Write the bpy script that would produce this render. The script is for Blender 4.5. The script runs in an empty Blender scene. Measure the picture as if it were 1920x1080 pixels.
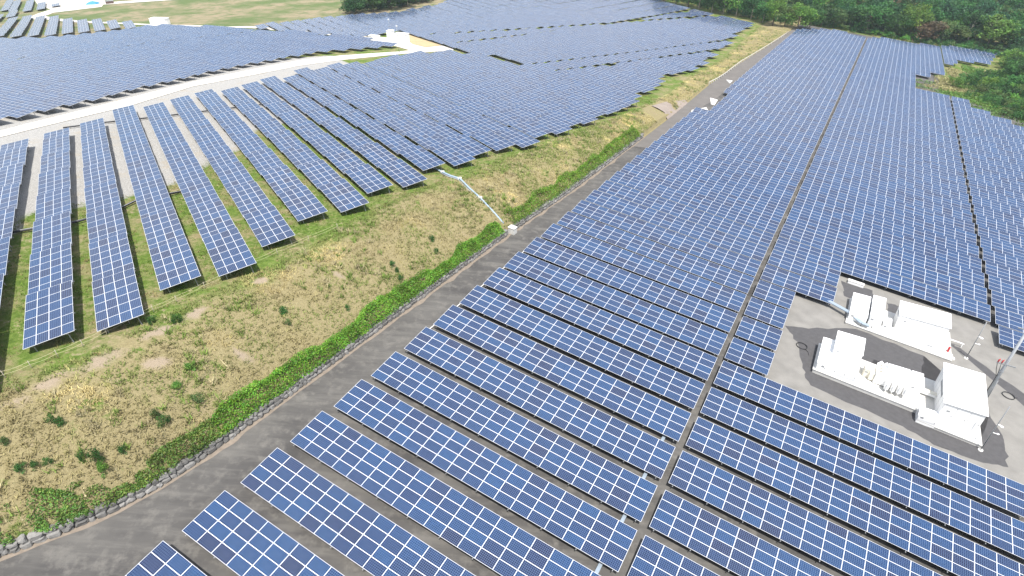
import bpy, bmesh, math, random
import numpy as np
from mathutils import Matrix, Vector

# ------------------------------------------------------------------ camera, sky, sun, exposure
S = bpy.context.scene
C = S.collection
cam_d = bpy.data.cameras.new("camera")
cam_d.sensor_width = 36.0
cam_d.lens = 1116.633 / 1920 * 36
cam_d.clip_start = 0.5
cam_d.clip_end = 3000
cam = bpy.data.objects.new("camera", cam_d)
C.objects.link(cam)
cam.location = (0, 0, 50)
cam.rotation_euler = (math.radians(90 - 34.9), 0, 0)
S.camera = cam

SUN_VEC = Vector((0.06, -0.42, 1.0)).normalized()          # towards the sun
w = bpy.data.worlds.new("World")
S.world = w
w.use_nodes = True
nt = w.node_tree
sky = nt.nodes.new("ShaderNodeTexSky")
sky.sky_type = 'NISHITA'
sky.sun_disc = False
sky.sun_elevation = math.asin(SUN_VEC.z)
sky.sun_rotation = math.atan2(SUN_VEC.x, SUN_VEC.y)
sky.air_density = 1.2
sky.dust_density = 2.0
bg = nt.nodes["Background"]
tcw = nt.nodes.new("ShaderNodeTexCoord")
mpw = nt.nodes.new("ShaderNodeMapping"); mpw.inputs["Scale"].default_value = (1.0, 1.0, 2.2)
nt.links.new(tcw.outputs["Generated"], mpw.inputs["Vector"])
cn = nt.nodes.new("ShaderNodeTexNoise"); cn.inputs["Scale"].default_value = 2.6; cn.inputs["Detail"].default_value = 6; cn.inputs["Roughness"].default_value = 0.55
nt.links.new(mpw.outputs[0], cn.inputs["Vector"])
cr_ = nt.nodes.new("ShaderNodeMapRange"); cr_.inputs[1].default_value = 0.40; cr_.inputs[2].default_value = 0.62; cr_.inputs[3].default_value = 0.05; cr_.inputs[4].default_value = 0.95
nt.links.new(cn.outputs["Fac"], cr_.inputs[0])
cmx = nt.nodes.new("ShaderNodeMix"); cmx.data_type = 'RGBA'; cmx.inputs[7].default_value = (5.2, 5.3, 5.5, 1)
nt.links.new(cr_.outputs[0], cmx.inputs[0]); nt.links.new(sky.outputs[0], cmx.inputs[6])
nt.links.new(cmx.outputs[2], bg.inputs[0])
bg.inputs[1].default_value = 0.13
sl = bpy.data.lights.new("sun", 'SUN')
sl.energy = 4.2
sl.angle = math.radians(0.5)
sl.color = (1.0, 0.96, 0.9)
so = bpy.data.objects.new("sun", sl)
C.objects.link(so)
so.rotation_euler = (-SUN_VEC).to_track_quat('-Z', 'Y').to_euler()
S.view_settings.view_transform = 'Standard'
S.view_settings.look = 'None'
S.view_settings.exposure = 0.75
S.view_settings.gamma = 1
S.view_settings.use_curve_mapping = False

random.seed(7)
RNG = np.random.default_rng(7)

# ------------------------------------------------------------------ helpers
ORD = {}
_ones = "zeroth first second third fourth fifth sixth seventh eighth ninth tenth eleventh twelfth thirteenth fourteenth fifteenth sixteenth seventeenth eighteenth nineteenth".split()
_tens = {2: ("twentieth", "twenty"), 3: ("thirtieth", "thirty"), 4: ("fortieth", "forty"), 5: ("fiftieth", "fifty"), 6: ("sixtieth", "sixty"), 7: ("seventieth", "seventy")}
def ordinal(i):
    if i < 20: return _ones[i]
    t, o = divmod(i, 10)
    return _tens[t][0] if o == 0 else _tens[t][1] + "-" + _ones[o]

def tag(o, label=None, cat=None, group=None, kind=None):
    if label: o["label"] = label
    if cat: o["category"] = cat
    if group: o["group"] = group
    if kind: o["kind"] = kind
    return o

def empty(name, loc=(0, 0, 0), rz=0.0, mat=None):
    o = bpy.data.objects.new(name, None)
    o.empty_display_size = 0.3
    C.objects.link(o)
    if mat is not None: o.matrix_world = mat
    else:
        o.location = loc
        o.rotation_euler = (0, 0, rz)
    return o

def link(name, me, parent=None, mat=None):
    o = bpy.data.objects.new(name, me)
    C.objects.link(o)
    if mat is not None and len(me.materials) == 0: me.materials.append(mat)
    if parent is not None: o.parent = parent
    return o

def mesh_np(name, co, faces_idx, nper, mats=None, mat_idx=None, uv=None, attr=None, smooth=False):
    """co (N,3); faces_idx flat vertex indices; nper = verts per face (constant)"""
    me = bpy.data.meshes.new(name)
    co = np.asarray(co, np.float32); faces_idx = np.asarray(faces_idx, np.int32).ravel()
    nf = len(faces_idx) // nper
    me.vertices.add(len(co)); me.vertices.foreach_set("co", co.ravel())
    me.loops.add(len(faces_idx)); me.loops.foreach_set("vertex_index", faces_idx)
    me.polygons.add(nf)
    me.polygons.foreach_set("loop_start", np.arange(0, nf * nper, nper, dtype=np.int32))
    try: me.polygons.foreach_set("loop_total", np.full(nf, nper, np.int32))
    except Exception: pass
    if mat_idx is not None: me.polygons.foreach_set("material_index", np.asarray(mat_idx, np.int32))
    me.polygons.foreach_set("use_smooth", np.full(nf, bool(smooth)))
    if uv is not None:
        l = me.uv_layers.new(name="UVMap"); l.data.foreach_set("uv", np.asarray(uv, np.float32).ravel())
    if attr:
        for nm, arr in attr.items():
            arr = np.asarray(arr, np.float32)
            a = me.attributes.new(nm, 'FLOAT_COLOR', 'POINT')
            a.data.foreach_set("color", arr.ravel())
    for m in (mats or []): me.materials.append(m)
    me.update(calc_edges=True); me.validate()
    return me

class MB:
    """collects boxes, tubes, lathes into one bmesh"""
    def __init__(self): self.bm = bmesh.new(); self.mi = 0
    def box(self, x0, x1, y0, y1, z0, z1, bev=0.0, mi=0, M=None):
        r = bmesh.ops.create_cube(self.bm, size=1)
        v = r['verts']
        for q in v: q.co = ((x0 + x1) / 2 + q.co.x * (x1 - x0), (y0 + y1) / 2 + q.co.y * (y1 - y0), (z0 + z1) / 2 + q.co.z * (z1 - z0))
        fs = set(f for q in v for f in q.link_faces)
        for f in fs: f.material_index = mi
        if bev > 0:
            es = list(set(e for q in v for e in q.link_edges))
            rb = bmesh.ops.bevel(self.bm, geom=es, offset=bev, segments=2, affect='EDGES')
            v = list(set(q for f in rb['faces'] for q in f.verts) | set(q for q in v if q.is_valid))
            for f in rb['faces']: f.material_index = mi
        if M is not None:
            for q in v: q.co = M @ q.co
        return self
    def tube(self, pts, rad, seg=8, mi=0, cap=True):
        pts = [Vector(p) for p in pts]
        rads = rad if isinstance(rad, (list, tuple)) else [rad] * len(pts)
        rings = []
        for i, p in enumerate(pts):
            d = (pts[min(i + 1, len(pts) - 1)] - pts[max(i - 1, 0)]).normalized()
            a = Vector((0, 0, 1)) if abs(d.z) < 0.9 else Vector((1, 0, 0))
            x = d.cross(a).normalized(); y = x.cross(d)
            rings.append([self.bm.verts.new(p + (x * math.cos(2 * math.pi * k / seg) + y * math.sin(2 * math.pi * k / seg)) * rads[i]) for k in range(seg)])
        for a, b in zip(rings[:-1], rings[1:]):
            for k in range(seg):
                f = self.bm.faces.new((a[k], a[(k + 1) % seg], b[(k + 1) % seg], b[k])); f.material_index = mi; f.smooth = True
        if cap:
            for rg, fl in ((rings[0], False), (rings[-1], True)):
                f = self.bm.faces.new(rg if fl else rg[::-1]); f.material_index = mi
        return self
    def build(self, name, mats, parent=None):
        bmesh.ops.recalc_face_normals(self.bm, faces=self.bm.faces)
        me = bpy.data.meshes.new(name); self.bm.to_mesh(me); self.bm.free()
        for m in (mats if isinstance(mats, (list, tuple)) else [mats]): me.materials.append(m)
        return link(name, me, parent)

# ------------------------------------------------------------------ geometry of the site
UP = Vector((0, 0, 1))
Rr = np.array([0.85755965, -0.50613312, -0.09176442])        # along the rows of the lower field
Rc = np.array([0.50306057, 0.86245386, -0.05570814])         # from row to row
Rn = np.array([0.10733831, 0.00160999, 0.99422125])
RP = np.array([-17.31226175, 40.76113985, -42.39537467 + 50])  # low corner of a front row
TILT = 0.14166; PITCH = 5.362753; LOW = 0.85
Rs = math.cos(TILT) * Rc + math.sin(TILT) * Rn
Rm = np.cross(Rr, Rs)
GP = RP - np.array([0, 0, LOW])
Ls = np.array([0.83626917, 0.54020756, 0.0939663])           # up the slope of the upper field's tables
eu = np.array([0.84, 0.5426]); eu /= np.linalg.norm(eu)
gu = np.array([-eu[1], eu[0]])
TC = [-32.86, -3.9, -5.36, -0.12, -3.21, 0.8, -0.8, 0.32]
TC = TCOEF = np.array([-32.85946, -3.90043, -5.36416, -0.11633, -3.21136, 0.80278, -0.79691, 0.32155])
def T(x, y):
    """height of the tables' low edges over the upper field"""
    x = np.asarray(x, float) / 100; yy = np.clip(np.asarray(y, float), 20, 420) / 100
    x = np.clip(x, -3.2, 1.6)
    B = np.stack([np.ones_like(x), x, yy, x * yy, yy * yy, yy ** 3, x * x, x * yy * yy], -1)
    return B @ TC + 50
def zR(x, y):
    return GP[2] - (Rn[0] * (np.asarray(x, float) - GP[0]) + Rn[1] * (np.asarray(y, float) - GP[1])) / Rn[2]
def uv_of(x, y):
    x = np.asarray(x, float); y = np.asarray(y, float)
    D = np.stack([x - GP[0], y - GP[1], zR(x, y) - GP[2]], -1)
    return D @ Rr, D @ Rc
def Gr(u, v, h=0.0):
    p = GP + (u + 0.1) * Rr + (v + 0.53) * Rc
    return Vector((p[0], p[1], p[2] + h))
WALL = np.array([(-40, -15.6)] + [(-26.04,-9.78),(-24.38,-9.05),(-22.4,-8.08),(-20.22,-7.05),(-17.67,-6.1),(-14.72,-5.4),(-13.05,-5.18),(-9.78,-5.0),(-6.7,-4.93),(-2.16,-4.86),(0.55,-4.84),(6.03,-4.8),(13.84,-4.75),(21.12,-4.7),(29.81,-4.68),(42.0,-4.55),(53.64,-4.1),(62.0,-3.8),(98.97,-3.6),(119.34,-3.6),(159.48,-4.4),(195.29,-3.86),(240.03,-2.13),(288.16,-0.85)] + [(330, 0.1), (700, 0.1)], float)
def Uw(v): return np.interp(v, WALL[:, 0], WALL[:, 1])
CREST = np.array([(-42.3,32.5,-34.3),(-41.5,34.7,-34.5),(-37.2,39.6,-35.0),(-34.8,43.9,-35.4),(-30.4,51.3,-36.1),(-25.1,59.6,-37.0),(-21.6,68.3,-37.9),(-17.0,77.0,-38.8),(-13.0,83.5,-39.5),(-8.0,87.3,-40.1),(-1.6,98.8,-41.4),(4.7,106.0,-42.3),(10.3,114.4,-43.3),(18.4,125.6,-44.6),(23.8,132.0,-45.5),(32.9,146.3,-47.2),(44.2,164.7,-49.3),(57.1,192.1,-52.2),(71.7,215.5,-54.5),(86.0,242.6,-56.8),(101.1,272.1,-58.6),(118.2,304.3,-59.8)], float)
_cu, _cv = uv_of(CREST[:, 0], CREST[:, 1])
CA = _cu - Uw(_cv)                                            # distance of the crest from the wall (negative)
WALLH = 0.75
def noise2(x, y, s, seed=0):
    x = np.asarray(x) / s; y = np.asarray(y) / s
    xi = np.floor(x).astype(np.int64); yi = np.floor(y).astype(np.int64); fx = x - xi; fy = y - yi
    fx = fx * fx * (3 - 2 * fx); fy = fy * fy * (3 - 2 * fy)
    def h(a, b):
        n = (a * 374761393 + b * 668265263 + seed * 974711) & 0x7fffffff
        n = ((n ^ (n >> 13)) * 1274126177) & 0x7fffffff
        return ((n ^ (n >> 16)) & 0xffff) / 65535.0
    return (h(xi, yi) * (1 - fx) + h(xi + 1, yi) * fx) * (1 - fy) + (h(xi, yi + 1) * (1 - fx) + h(xi + 1, yi + 1) * fx) * fy
def sstep(t): t = np.clip(t, 0, 1); return t * t * (3 - 2 * t)
def mound(u, v):
    m = 12.0 * np.exp(-(((u - 104) / 17.5) ** 2 + ((v - 250) / 30) ** 2))
    far = np.clip(v - (330 + 0 * u), 0, 400) * 0.10 + np.clip(u - 92, 0, 300) * 0.10 * sstep((v - 190) / 60)
    return m + far
def H(x, y, bumps=True):
    x = np.asarray(x, float); y = np.asarray(y, float)
    u, v = uv_of(x, y); a = u - Uw(v)
    zr = zR(x, y)
    right = zr - 0.35 + mound(u, v)
    ac = np.minimum(np.interp(v, _cv, CA), -2.0)
    # crest height at this v: upper field ground
    cx = GP[0] + (ac + Uw(v)) * Rr[0] + v * Rc[0]; cy = GP[1] + (ac + Uw(v)) * Rr[1] + v * Rc[1]
    zc = T(cx, cy) - 0.9
    wh = WALLH * (1 - sstep((v - 112) / 12)) + 0.05
    zb = zr + wh
    t = np.clip((-a - 0.7) / np.maximum(-ac - 0.7, 0.3), 0, 1)
    t2 = t + 0.16 * np.sin(math.pi * t)
    bank = zb * (1 - t2) + zc * t2
    if bumps:
        bank = bank + (np.sin(math.pi * t)) * ((noise2(x, y, 2.3, 1) - .5) * .35 + (noise2(x, y, 6, 2) - .5) * .7)
    left = np.where(a > ac, bank, T(x, y) - 0.9)
    # far behind the upper field the land rises a little
    left = left + np.clip(v - 345, 0, 400) * 0.05 * (a > -120)
    return np.where(a > -0.73, right, left)
def EGxy(E, G): return eu * E + gu * G

# ------------------------------------------------------------------ materials
def new_mat(name):
    m = bpy.data.materials.new(name); m.use_nodes = True
    return m, m.node_tree, m.node_tree.nodes, m.node_tree.links, m.node_tree.nodes["Principled BSDF"]
def simple(name, col, rough=0.6, metal=0.0, var=0.0, scale=3.0, spec=None):
    m, t, N, L, P = new_mat(name)
    P.inputs["Base Color"].default_value = (*col, 1); P.inputs["Roughness"].default_value = rough; P.inputs["Metallic"].default_value = metal
    if spec is not None: P.inputs["Specular IOR Level"].default_value = spec
    if var:
        g = N.new("ShaderNodeNewGeometry"); n = N.new("ShaderNodeTexNoise"); n.inputs["Scale"].default_value = scale; n.inputs["Detail"].default_value = 5
        L.new(g.outputs["Position"], n.inputs["Vector"])
        mx = N.new("ShaderNodeMix"); mx.data_type = 'RGBA'
        mx.inputs[6].default_value = (*[c * (1 - var) for c in col], 1); mx.inputs[7].default_value = (*[min(1, c * (1 + var)) for c in col], 1)
        L.new(n.outputs["Fac"], mx.inputs[0]); L.new(mx.outputs[2], P.inputs["Base Color"])
    return m
def math_node(N, L, op, a, b=None, c=None):
    n = N.new("ShaderNodeMath"); n.operation = op
    for i, x in enumerate((a, b, c)):
        if x is None: continue
        if isinstance(x, (int, float)): n.inputs[i].default_value = x
        else: L.new(x, n.inputs[i])
    return n.outputs[0]
def mixc(N, L, f, a, b):
    n = N.new("ShaderNodeMix"); n.data_type = 'RGBA'
    if isinstance(f, (int, float)): n.inputs[0].default_value = f
    else: L.new(f, n.inputs[0])
    for i, x in ((6, a), (7, b)):
        if isinstance(x, tuple): n.inputs[i].default_value = (*x, 1)
        else: L.new(x, n.inputs[i])
    return n.outputs[2]
def noise(N, L, scale, detail=4, rough=0.55, vec=None):
    if vec is None:
        g = N.new("ShaderNodeNewGeometry"); vec = g.outputs["Position"]
    n = N.new("ShaderNodeTexNoise"); n.inputs["Scale"].default_value = scale; n.inputs["Detail"].default_value = detail; n.inputs["Roughness"].default_value = rough
    L.new(vec, n.inputs["Vector"]); return n.outputs["Fac"]
def ramp(N, L, f, lo, hi):
    n = N.new("ShaderNodeMapRange"); n.inputs[1].default_value = lo; n.inputs[2].default_value = hi; n.clamp = True
    L.new(f, n.inputs[0]); return n.outputs[0]

def panel_material(name, framed):
    """cells of a polycrystalline module; UV counts modules (u along the row, v up the slope)"""
    m, t, N, L, P = new_mat(name)
    uv = N.new("ShaderNodeUVMap"); sp = N.new("ShaderNodeSeparateXYZ"); L.new(uv.outputs[0], sp.inputs[0])
    fu = math_node(N, L, 'FRACT', sp.outputs[0]); fv = math_node(N, L, 'FRACT', sp.outputs[1])
    iu = math_node(N, L, 'FLOOR', sp.outputs[0]); iv = math_node(N, L, 'FLOOR', sp.outputs[1])
    oi = N.new("ShaderNodeObjectInfo")
    cm = N.new("ShaderNodeCombineXYZ"); L.new(iu, cm.inputs[0]); L.new(iv, cm.inputs[1])
    L.new(math_node(N, L, 'MULTIPLY', oi.outputs["Random"], 517.0), cm.inputs[2])
    wn = N.new("ShaderNodeTexWhiteNoise"); wn.noise_dimensions = '3D'; L.new(cm.outputs[0], wn.inputs["Vector"])
    spw = N.new("ShaderNodeSeparateColor"); L.new(wn.outputs["Color"], spw.inputs[0])
    base = mixc(N, L, ramp(N, L, wn.outputs["Value"], 0.0, 1.0), (0.013, 0.021, 0.062), (0.013, 0.043, 0.117))
    base = mixc(N, L, ramp(N, L, spw.outputs[1], 0.82, 0.95), base, (0.015, 0.016, 0.044))
    # cells: 10 along, 6 across
    def line(f, n, wid):
        x = math_node(N, L, 'FRACT', math_node(N, L, 'MULTIPLY', f, n))
        d = math_node(N, L, 'ABSOLUTE', math_node(N, L, 'SUBTRACT', x, 0.5))
        return math_node(N, L, 'GREATER_THAN', d, 0.5 - wid / 2)
    cu = math_node(N, L, 'DIVIDE', math_node(N, L, 'SUBTRACT', fu, 0.025), 0.95); cv = math_node(N, L, 'DIVIDE', math_node(N, L, 'SUBTRACT', fv, 0.03), 0.94)
    cl = math_node(N, L, 'MAXIMUM', line(cu, 10.0, 0.14), line(cv, 6.0, 0.14))
    # cell to cell tone
    cc = N.new("ShaderNodeCombineXYZ")
    L.new(math_node(N, L, 'ADD', math_node(N, L, 'FLOOR', math_node(N, L, 'MULTIPLY', cu, 10.0)), math_node(N, L, 'MULTIPLY', iu, 13.0)), cc.inputs[0])
    L.new(math_node(N, L, 'ADD', math_node(N, L, 'FLOOR', math_node(N, L, 'MULTIPLY', cv, 6.0)), math_node(N, L, 'MULTIPLY', iv, 17.0)), cc.inputs[1])
    L.new(math_node(N, L, 'MULTIPLY', oi.outputs["Random"], 91.0), cc.inputs[2])
    wc = N.new("ShaderNodeTexWhiteNoise"); wc.noise_dimensions = '3D'; L.new(cc.outputs[0], wc.inputs["Vector"])
    hs = N.new("ShaderNodeHueSaturation"); L.new(base, hs.inputs["Color"])
    L.new(math_node(N, L, 'MULTIPLY_ADD', wc.outputs["Value"], 0.3, 0.85), hs.inputs["Value"])
    col = mixc(N, L, cl, hs.outputs[0], (0.090, 0.140, 0.235))
    if framed:
        du = math_node(N, L, 'ABSOLUTE', math_node(N, L, 'SUBTRACT', fu, 0.5)); dv = math_node(N, L, 'ABSOLUTE', math_node(N, L, 'SUBTRACT', fv, 0.5))
        fr = math_node(N, L, 'MAXIMUM', math_node(N, L, 'GREATER_THAN', du, 0.5 - 0.016), math_node(N, L, 'GREATER_THAN', dv, 0.5 - 0.024))
        col = mixc(N, L, fr, col, (0.54, 0.56, 0.59))
        L.new(math_node(N, L, 'MULTIPLY_ADD', fr, 0.3, 0.16), P.inputs["Roughness"])
    else:
        P.inputs["Roughness"].default_value = 0.16
    L.new(col, P.inputs["Base Color"])
    P.inputs["IOR"].default_value = 1.45
    return m
M_GLASS = panel_material("module_glass", False)
M_PANEL = panel_material("module_surface", True)
M_ALU = simple("frame_aluminium", (0.62, 0.63, 0.65), 0.45, 0.0)
M_STEEL = simple("galvanised_steel", (0.26, 0.27, 0.28), 0.5, 0.35, 0.12, 6)
M_BACK = simple("module_backsheet", (0.10, 0.10, 0.11), 0.7)

# ------------------------------------------------------------------ ground
def ground_material():
    m, t, N, L, P = new_mat("ground_soil_and_grass")
    at = N.new("ShaderNodeAttribute"); at.attribute_name = "zone"
    sp = N.new("ShaderNodeSeparateColor"); L.new(at.outputs["Color"], sp.inputs[0])
    n1 = noise(N, L, 0.22, 6, 0.65); n2 = noise(N, L, 1.7, 6, 0.7); n3 = noise(N, L, 6.0, 4, 0.7); n4 = noise(N, L, 0.06, 3)
    green = mixc(N, L, ramp(N, L, n2, 0.35, 0.65), (0.070, 0.118, 0.020), (0.150, 0.215, 0.045))
    straw = mixc(N, L, ramp(N, L, n3, 0.35, 0.65), (0.205, 0.172, 0.090), (0.300, 0.258, 0.140))
    dirt = mixc(N, L, ramp(N, L, n2, 0.3, 0.7), (0.24, 0.18, 0.11), (0.33, 0.27, 0.18))
    f = math_node(N, L, 'ADD', math_node(N, L, 'MULTIPLY', n1, 0.7), math_node(N, L, 'MULTIPLY', n2, 0.3))
    # plateau: patchy green with straw and bare soil
    plat = mixc(N, L, ramp(N, L, f, 0.46, 0.60), green, straw)
    plat = mixc(N, L, ramp(N, L, math_node(N, L, 'ADD', math_node(N, L, 'MULTIPLY', n4, 0.4), math_node(N, L, 'MULTIPLY', n2, 0.6)), 0.56, 0.64), plat, dirt)
    # bank: mostly straw, green veins, a few bare patches
    bank = mixc(N, L, ramp(N, L, f, 0.42, 0.36), straw, green)
    bank = mixc(N, L, ramp(N, L, math_node(N, L, 'ADD', math_node(N, L, 'MULTIPLY', n1, 0.55), math_node(N, L, 'MULTIPLY', n3, 0.45)), 0.58, 0.66), bank, dirt)
    grav = mixc(N, L, ramp(N, L, n3, 0.35, 0.65), (0.22, 0.215, 0.20), (0.46, 0.45, 0.43))
    grav = mixc(N, L, ramp(N, L, n1, 0.55, 0.75), grav, (0.36, 0.32, 0.26))
    col = mixc(N, L, sp.outputs[0], plat, bank)
    col = mixc(N, L, math_node(N, L, 'MULTIPLY', sp.outputs[1], ramp(N, L, math_node(N, L, 'ADD', sp.outputs[1], math_node(N, L, 'MULTIPLY', n2, 0.7)), 0.75, 0.95)), col, grav)
    mead = mixc(N, L, ramp(N, L, noise(N, L, 0.035, 6, 0.6), 0.42, 0.56), (0.110, 0.150, 0.055), (0.27, 0.225, 0.145))
    mead = mixc(N, L, ramp(N, L, n1, 0.45, 0.7), mead, (0.10, 0.14, 0.05))
    col = mixc(N, L, sp.outputs[2], col, mead)
    col = mixc(N, L, ramp(N, L, math_node(N, L, 'ADD', at.outputs["Alpha"], math_node(N, L, 'MULTIPLY', math_node(N, L, 'SUBTRACT', n2, 0.5), 0.5)), 0.25, 0.6), col, mixc(N, L, n3, (0.24, 0.19, 0.13), (0.37, 0.305, 0.23)))
    L.new(col, P.inputs["Base Color"]); P.inputs["Roughness"].default_value = 0.95; P.inputs["Specular IOR Level"].default_value = 0.1
    b = N.new("ShaderNodeBump"); b.inputs["Strength"].default_value = 0.7; b.inputs["Distance"].default_value = 0.25
    L.new(n3, b.inputs["Height"]); L.new(b.outputs[0], P.inputs["Normal"])
    return m
M_GROUND = ground_material()
GRAVEL = np.array([(-17.7,86.2),(-14.2,93.0),(-9.5,91.9),(-4.2,92.6),(1.2,93.8),(7.5,102.6),(12.7,109.0),(19.9,119.3),(27.6,127.5),(35.1,132.1)], float)
BARE = ((-40.5, 33.4, 2.2, .7, .9), (-38.6, 36.6, 1.8, .7, .95), (-36.4, 39.3, 2.2, .7, .95), (-33.9, 43.6, 1.6, .6, 1.0), (-31.6, 47.2, 1.5, .6, 1.0), (-27.5, 54.2, 1.3, .5, 1.0), (-32.3, 40.6, 1.2, .6, .6), (-20.5, 58.0, 1.3, .5, .4), (-26.0, 44.0, 1.6, .4, -.5))
def bareness(X, Y):
    b = np.zeros_like(X)
    for x0, y0, L_, W_, a_ in BARE:
        dx, dy = X - x0, Y - y0; p = (dx * math.cos(a_) + dy * math.sin(a_)) / L_; q = (-dx * math.sin(a_) + dy * math.cos(a_)) / W_
        b = np.maximum(b, np.exp(-(p * p + q * q) * .8))
    return np.clip(b * (.15 + 1.1 * noise2(X, Y, .9, 61)) * .95, 0, 1)
def build_ground():
    av = np.unique(np.concatenate([np.arange(-520, -130, 7), np.arange(-130, -45, 1.5), np.arange(-45, 0, 0.55), [-0.76, -0.71, 0.0], np.arange(0.6, 6, 2), np.arange(6, 130, 3.5), np.arange(130, 520, 12)]).round(3))
    vv = np.concatenate([np.arange(-60, 190, 0.7), np.arange(190, 330, 2.0), np.arange(330, 820, 9)])
    A, V = np.meshgrid(av, vv)
    U = A + Uw(V)
    X = GP[0] + U * Rr[0] + V * Rc[0]; Y = GP[1] + U * Rr[1] + V * Rc[1]
    Z = H(X, Y)
    Emat = X * eu[0] + Y * eu[1]; Gmat = X * gu[0] + Y * gu[1]
    ac = np.minimum(np.interp(V, _cv, CA), -2.0)
    bank = sstep((A - ac) / 1.6 + 0.2 + (noise2(X, Y, 3, 5) - .5) * 1.6) * (A < 0)
    gl = np.interp(Emat, GRAVEL[:, 0], GRAVEL[:, 1])
    grav = sstep((Gmat - gl) / 5 + .5 + (noise2(X, Y, 4, 9) - .5) * 1.2) * (A < ac) * (Gmat < 208) * (Emat < 62)
    mead = sstep((Gmat - (258 + (noise2(X, Y, 8, 3) - .5) * 6)) / 6) * (A < -60)
    zone = np.stack([bank, grav, mead, bareness(X, Y)], -1).reshape(-1, 4)
    nv, na = A.shape
    idx = np.arange(nv * na).reshape(nv, na)
    f = np.stack([idx[:-1, :-1], idx[:-1, 1:], idx[1:, 1:], idx[1:, :-1]], -1).reshape(-1)
    me = mesh_np("ground", np.stack([X, Y, Z], -1).reshape(-1, 3), f, 4, [M_GROUND], attr={"zone": zone}, smooth=True)
    o = link("ground", me); tag(o, kind="structure"); o["label"] = "grassy ground with bank and upper field"
    return o
build_ground()

def sheet(name, poly, mat, off, hfun, step=6.0):
    bm = bmesh.new()
    f = bm.faces.new([bm.verts.new((p[0], p[1], 0)) for p in poly])
    xs = [p[0] for p in poly]; ys = [p[1] for p in poly]
    for ax, lo, hi in ((0, min(xs), max(xs)), (1, min(ys), max(ys))):
        k = lo + step
        while k < hi:
            co = (k, 0, 0) if ax == 0 else (0, k, 0); no = (1, 0, 0) if ax == 0 else (0, 1, 0)
            bmesh.ops.bisect_plane(bm, geom=bm.verts[:] + bm.edges[:] + bm.faces[:], plane_co=co, plane_no=no)
            k += step
    bmesh.ops.triangulate(bm, faces=bm.faces)
    co = np.array([v.co[:] for v in bm.verts]); z = hfun(co[:, 0], co[:, 1]) + off
    for v, zz in zip(bm.verts, z): v.co.z = zz
    for f in bm.faces:
        f.smooth = True
        if f.normal.z < 0: f.normal_flip()
    bm.normal_update()
    for f in bm.faces:
        if f.normal.z < 0: f.normal_flip()
    me = bpy.data.meshes.new(name); bm.to_mesh(me); bm.free(); me.materials.append(mat)
    o = link(name, me); tag(o, kind="structure"); return o

def asphalt_material():
    m, t, N, L, P = new_mat("worn_asphalt")
    n1 = noise(N, L, 0.12, 5, 0.6); n2 = noise(N, L, 0.9, 6, 0.65); n3 = noise(N, L, 28.0, 2)
    # streaks along the lane
    g = N.new("ShaderNodeNewGeometry"); mp = N.new("ShaderNodeMapping"); mp.inputs["Rotation"].default_value = (0, 0, math.radians(-59.7 + 90))
    mp.inputs["Scale"].default_value = (0.07, 0.9, 1)
    mp.vector_type = 'TEXTURE' if False else 'POINT'
    L.new(g.outputs["Position"], mp.inputs["Vector"])
    n4 = noise(N, L, 1.0, 5, 0.6, mp.outputs[0])
    a = mixc(N, L, ramp(N, L, n1, 0.35, 0.65), (0.064, 0.061, 0.059), (0.120, 0.114, 0.105))
    a = mixc(N, L, ramp(N, L, n2, 0.50, 0.72), a, (0.165, 0.155, 0.140))
    a = mixc(N, L, math_node(N, L, 'MULTIPLY', ramp(N, L, n4, 0.5, 0.72), 0.65), a, (0.185, 0.175, 0.158))
    a = mixc(N, L, math_node(N, L, 'MULTIPLY', ramp(N, L, n4, 0.44, 0.30), 0.45), a, (0.046, 0.044, 0.043))
    a = mixc(N, L, math_node(N, L, 'MULTIPLY', n3, 0.35), a, (0.05, 0.05, 0.05))
    L.new(a, P.inputs["Base Color"]); P.inputs["Roughness"].default_value = 0.9; P.inputs["Specular IOR Level"].default_value = 0.2
    return m
M_ASPH = asphalt_material()
M_YARD = simple("pale_concrete_yard", (0.195, 0.187, 0.172), 0.9, 0, 0.32, 0.6)
M_PATCH = simple("fresh_asphalt", (0.068, 0.066, 0.068), 0.9, 0, 0.3, 2.0)
M_DIRTROAD = simple("crushed_stone_road", (0.55, 0.52, 0.46), 0.95, 0, 0.42, 0.16)
M_WHITEROAD = simple("white_gravel", (0.56, 0.53, 0.47), 0.95, 0, 0.22, 0.22)
M_SAND = simple("pale_sand", (0.40, 0.31, 0.17), 0.95, 0, 0.2, 0.3)
M_PATH = simple("brown_grey_path", (0.24, 0.20, 0.17), 0.95, 0, 0.3, 0.6)
# lower field: one paved sheet from the wall to the forest side
def xyR(u, v): p = GP + u * Rr + v * Rc; return (p[0], p[1])
def xyY(u, v): return xyR(u + 0.1, v + 0.5)
vs = list(np.arange(-50, 322, 6.0))
poly = [xyR(float(Uw(v)), v) for v in vs] + [xyR(40, 322), xyR(58, 330), xyR(60, 285), xyR(58, 225), xyR(74, 212), xyR(110, 190), xyR(120, -50)]
sheet("asphalt_ground", poly, M_ASPH, 0.0, zR, 40)
sheet("equipment_yard", [xyY(*p) for p in [(34.6, 31.2), (36.5, 31.2), (60, 30.6), (95, 30.5), (95, 63), (60.5, 64.5), (40.6, 64.0), (40.3, 54.2), (35.6, 53.5)]], M_YARD, 0.006, zR, 40)
sheet("concrete_lane", [xyR(float(Uw(v)) + .02, v) for v in np.arange(92, 296, 6.0)] + [xyR(1.0 if v > 140 else 0.2, v) for v in np.arange(292, 90, -6.0)], simple("dusty_lane", (0.125, 0.115, 0.105), .95, 0, .3, .4), .008, zR, 60)
_ev = np.arange(-28, 100, .5); _ew = .12 + .55 * noise2(_ev, _ev * 0, 1.3, 44) * noise2(_ev, _ev * 0, 4, 45)
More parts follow.
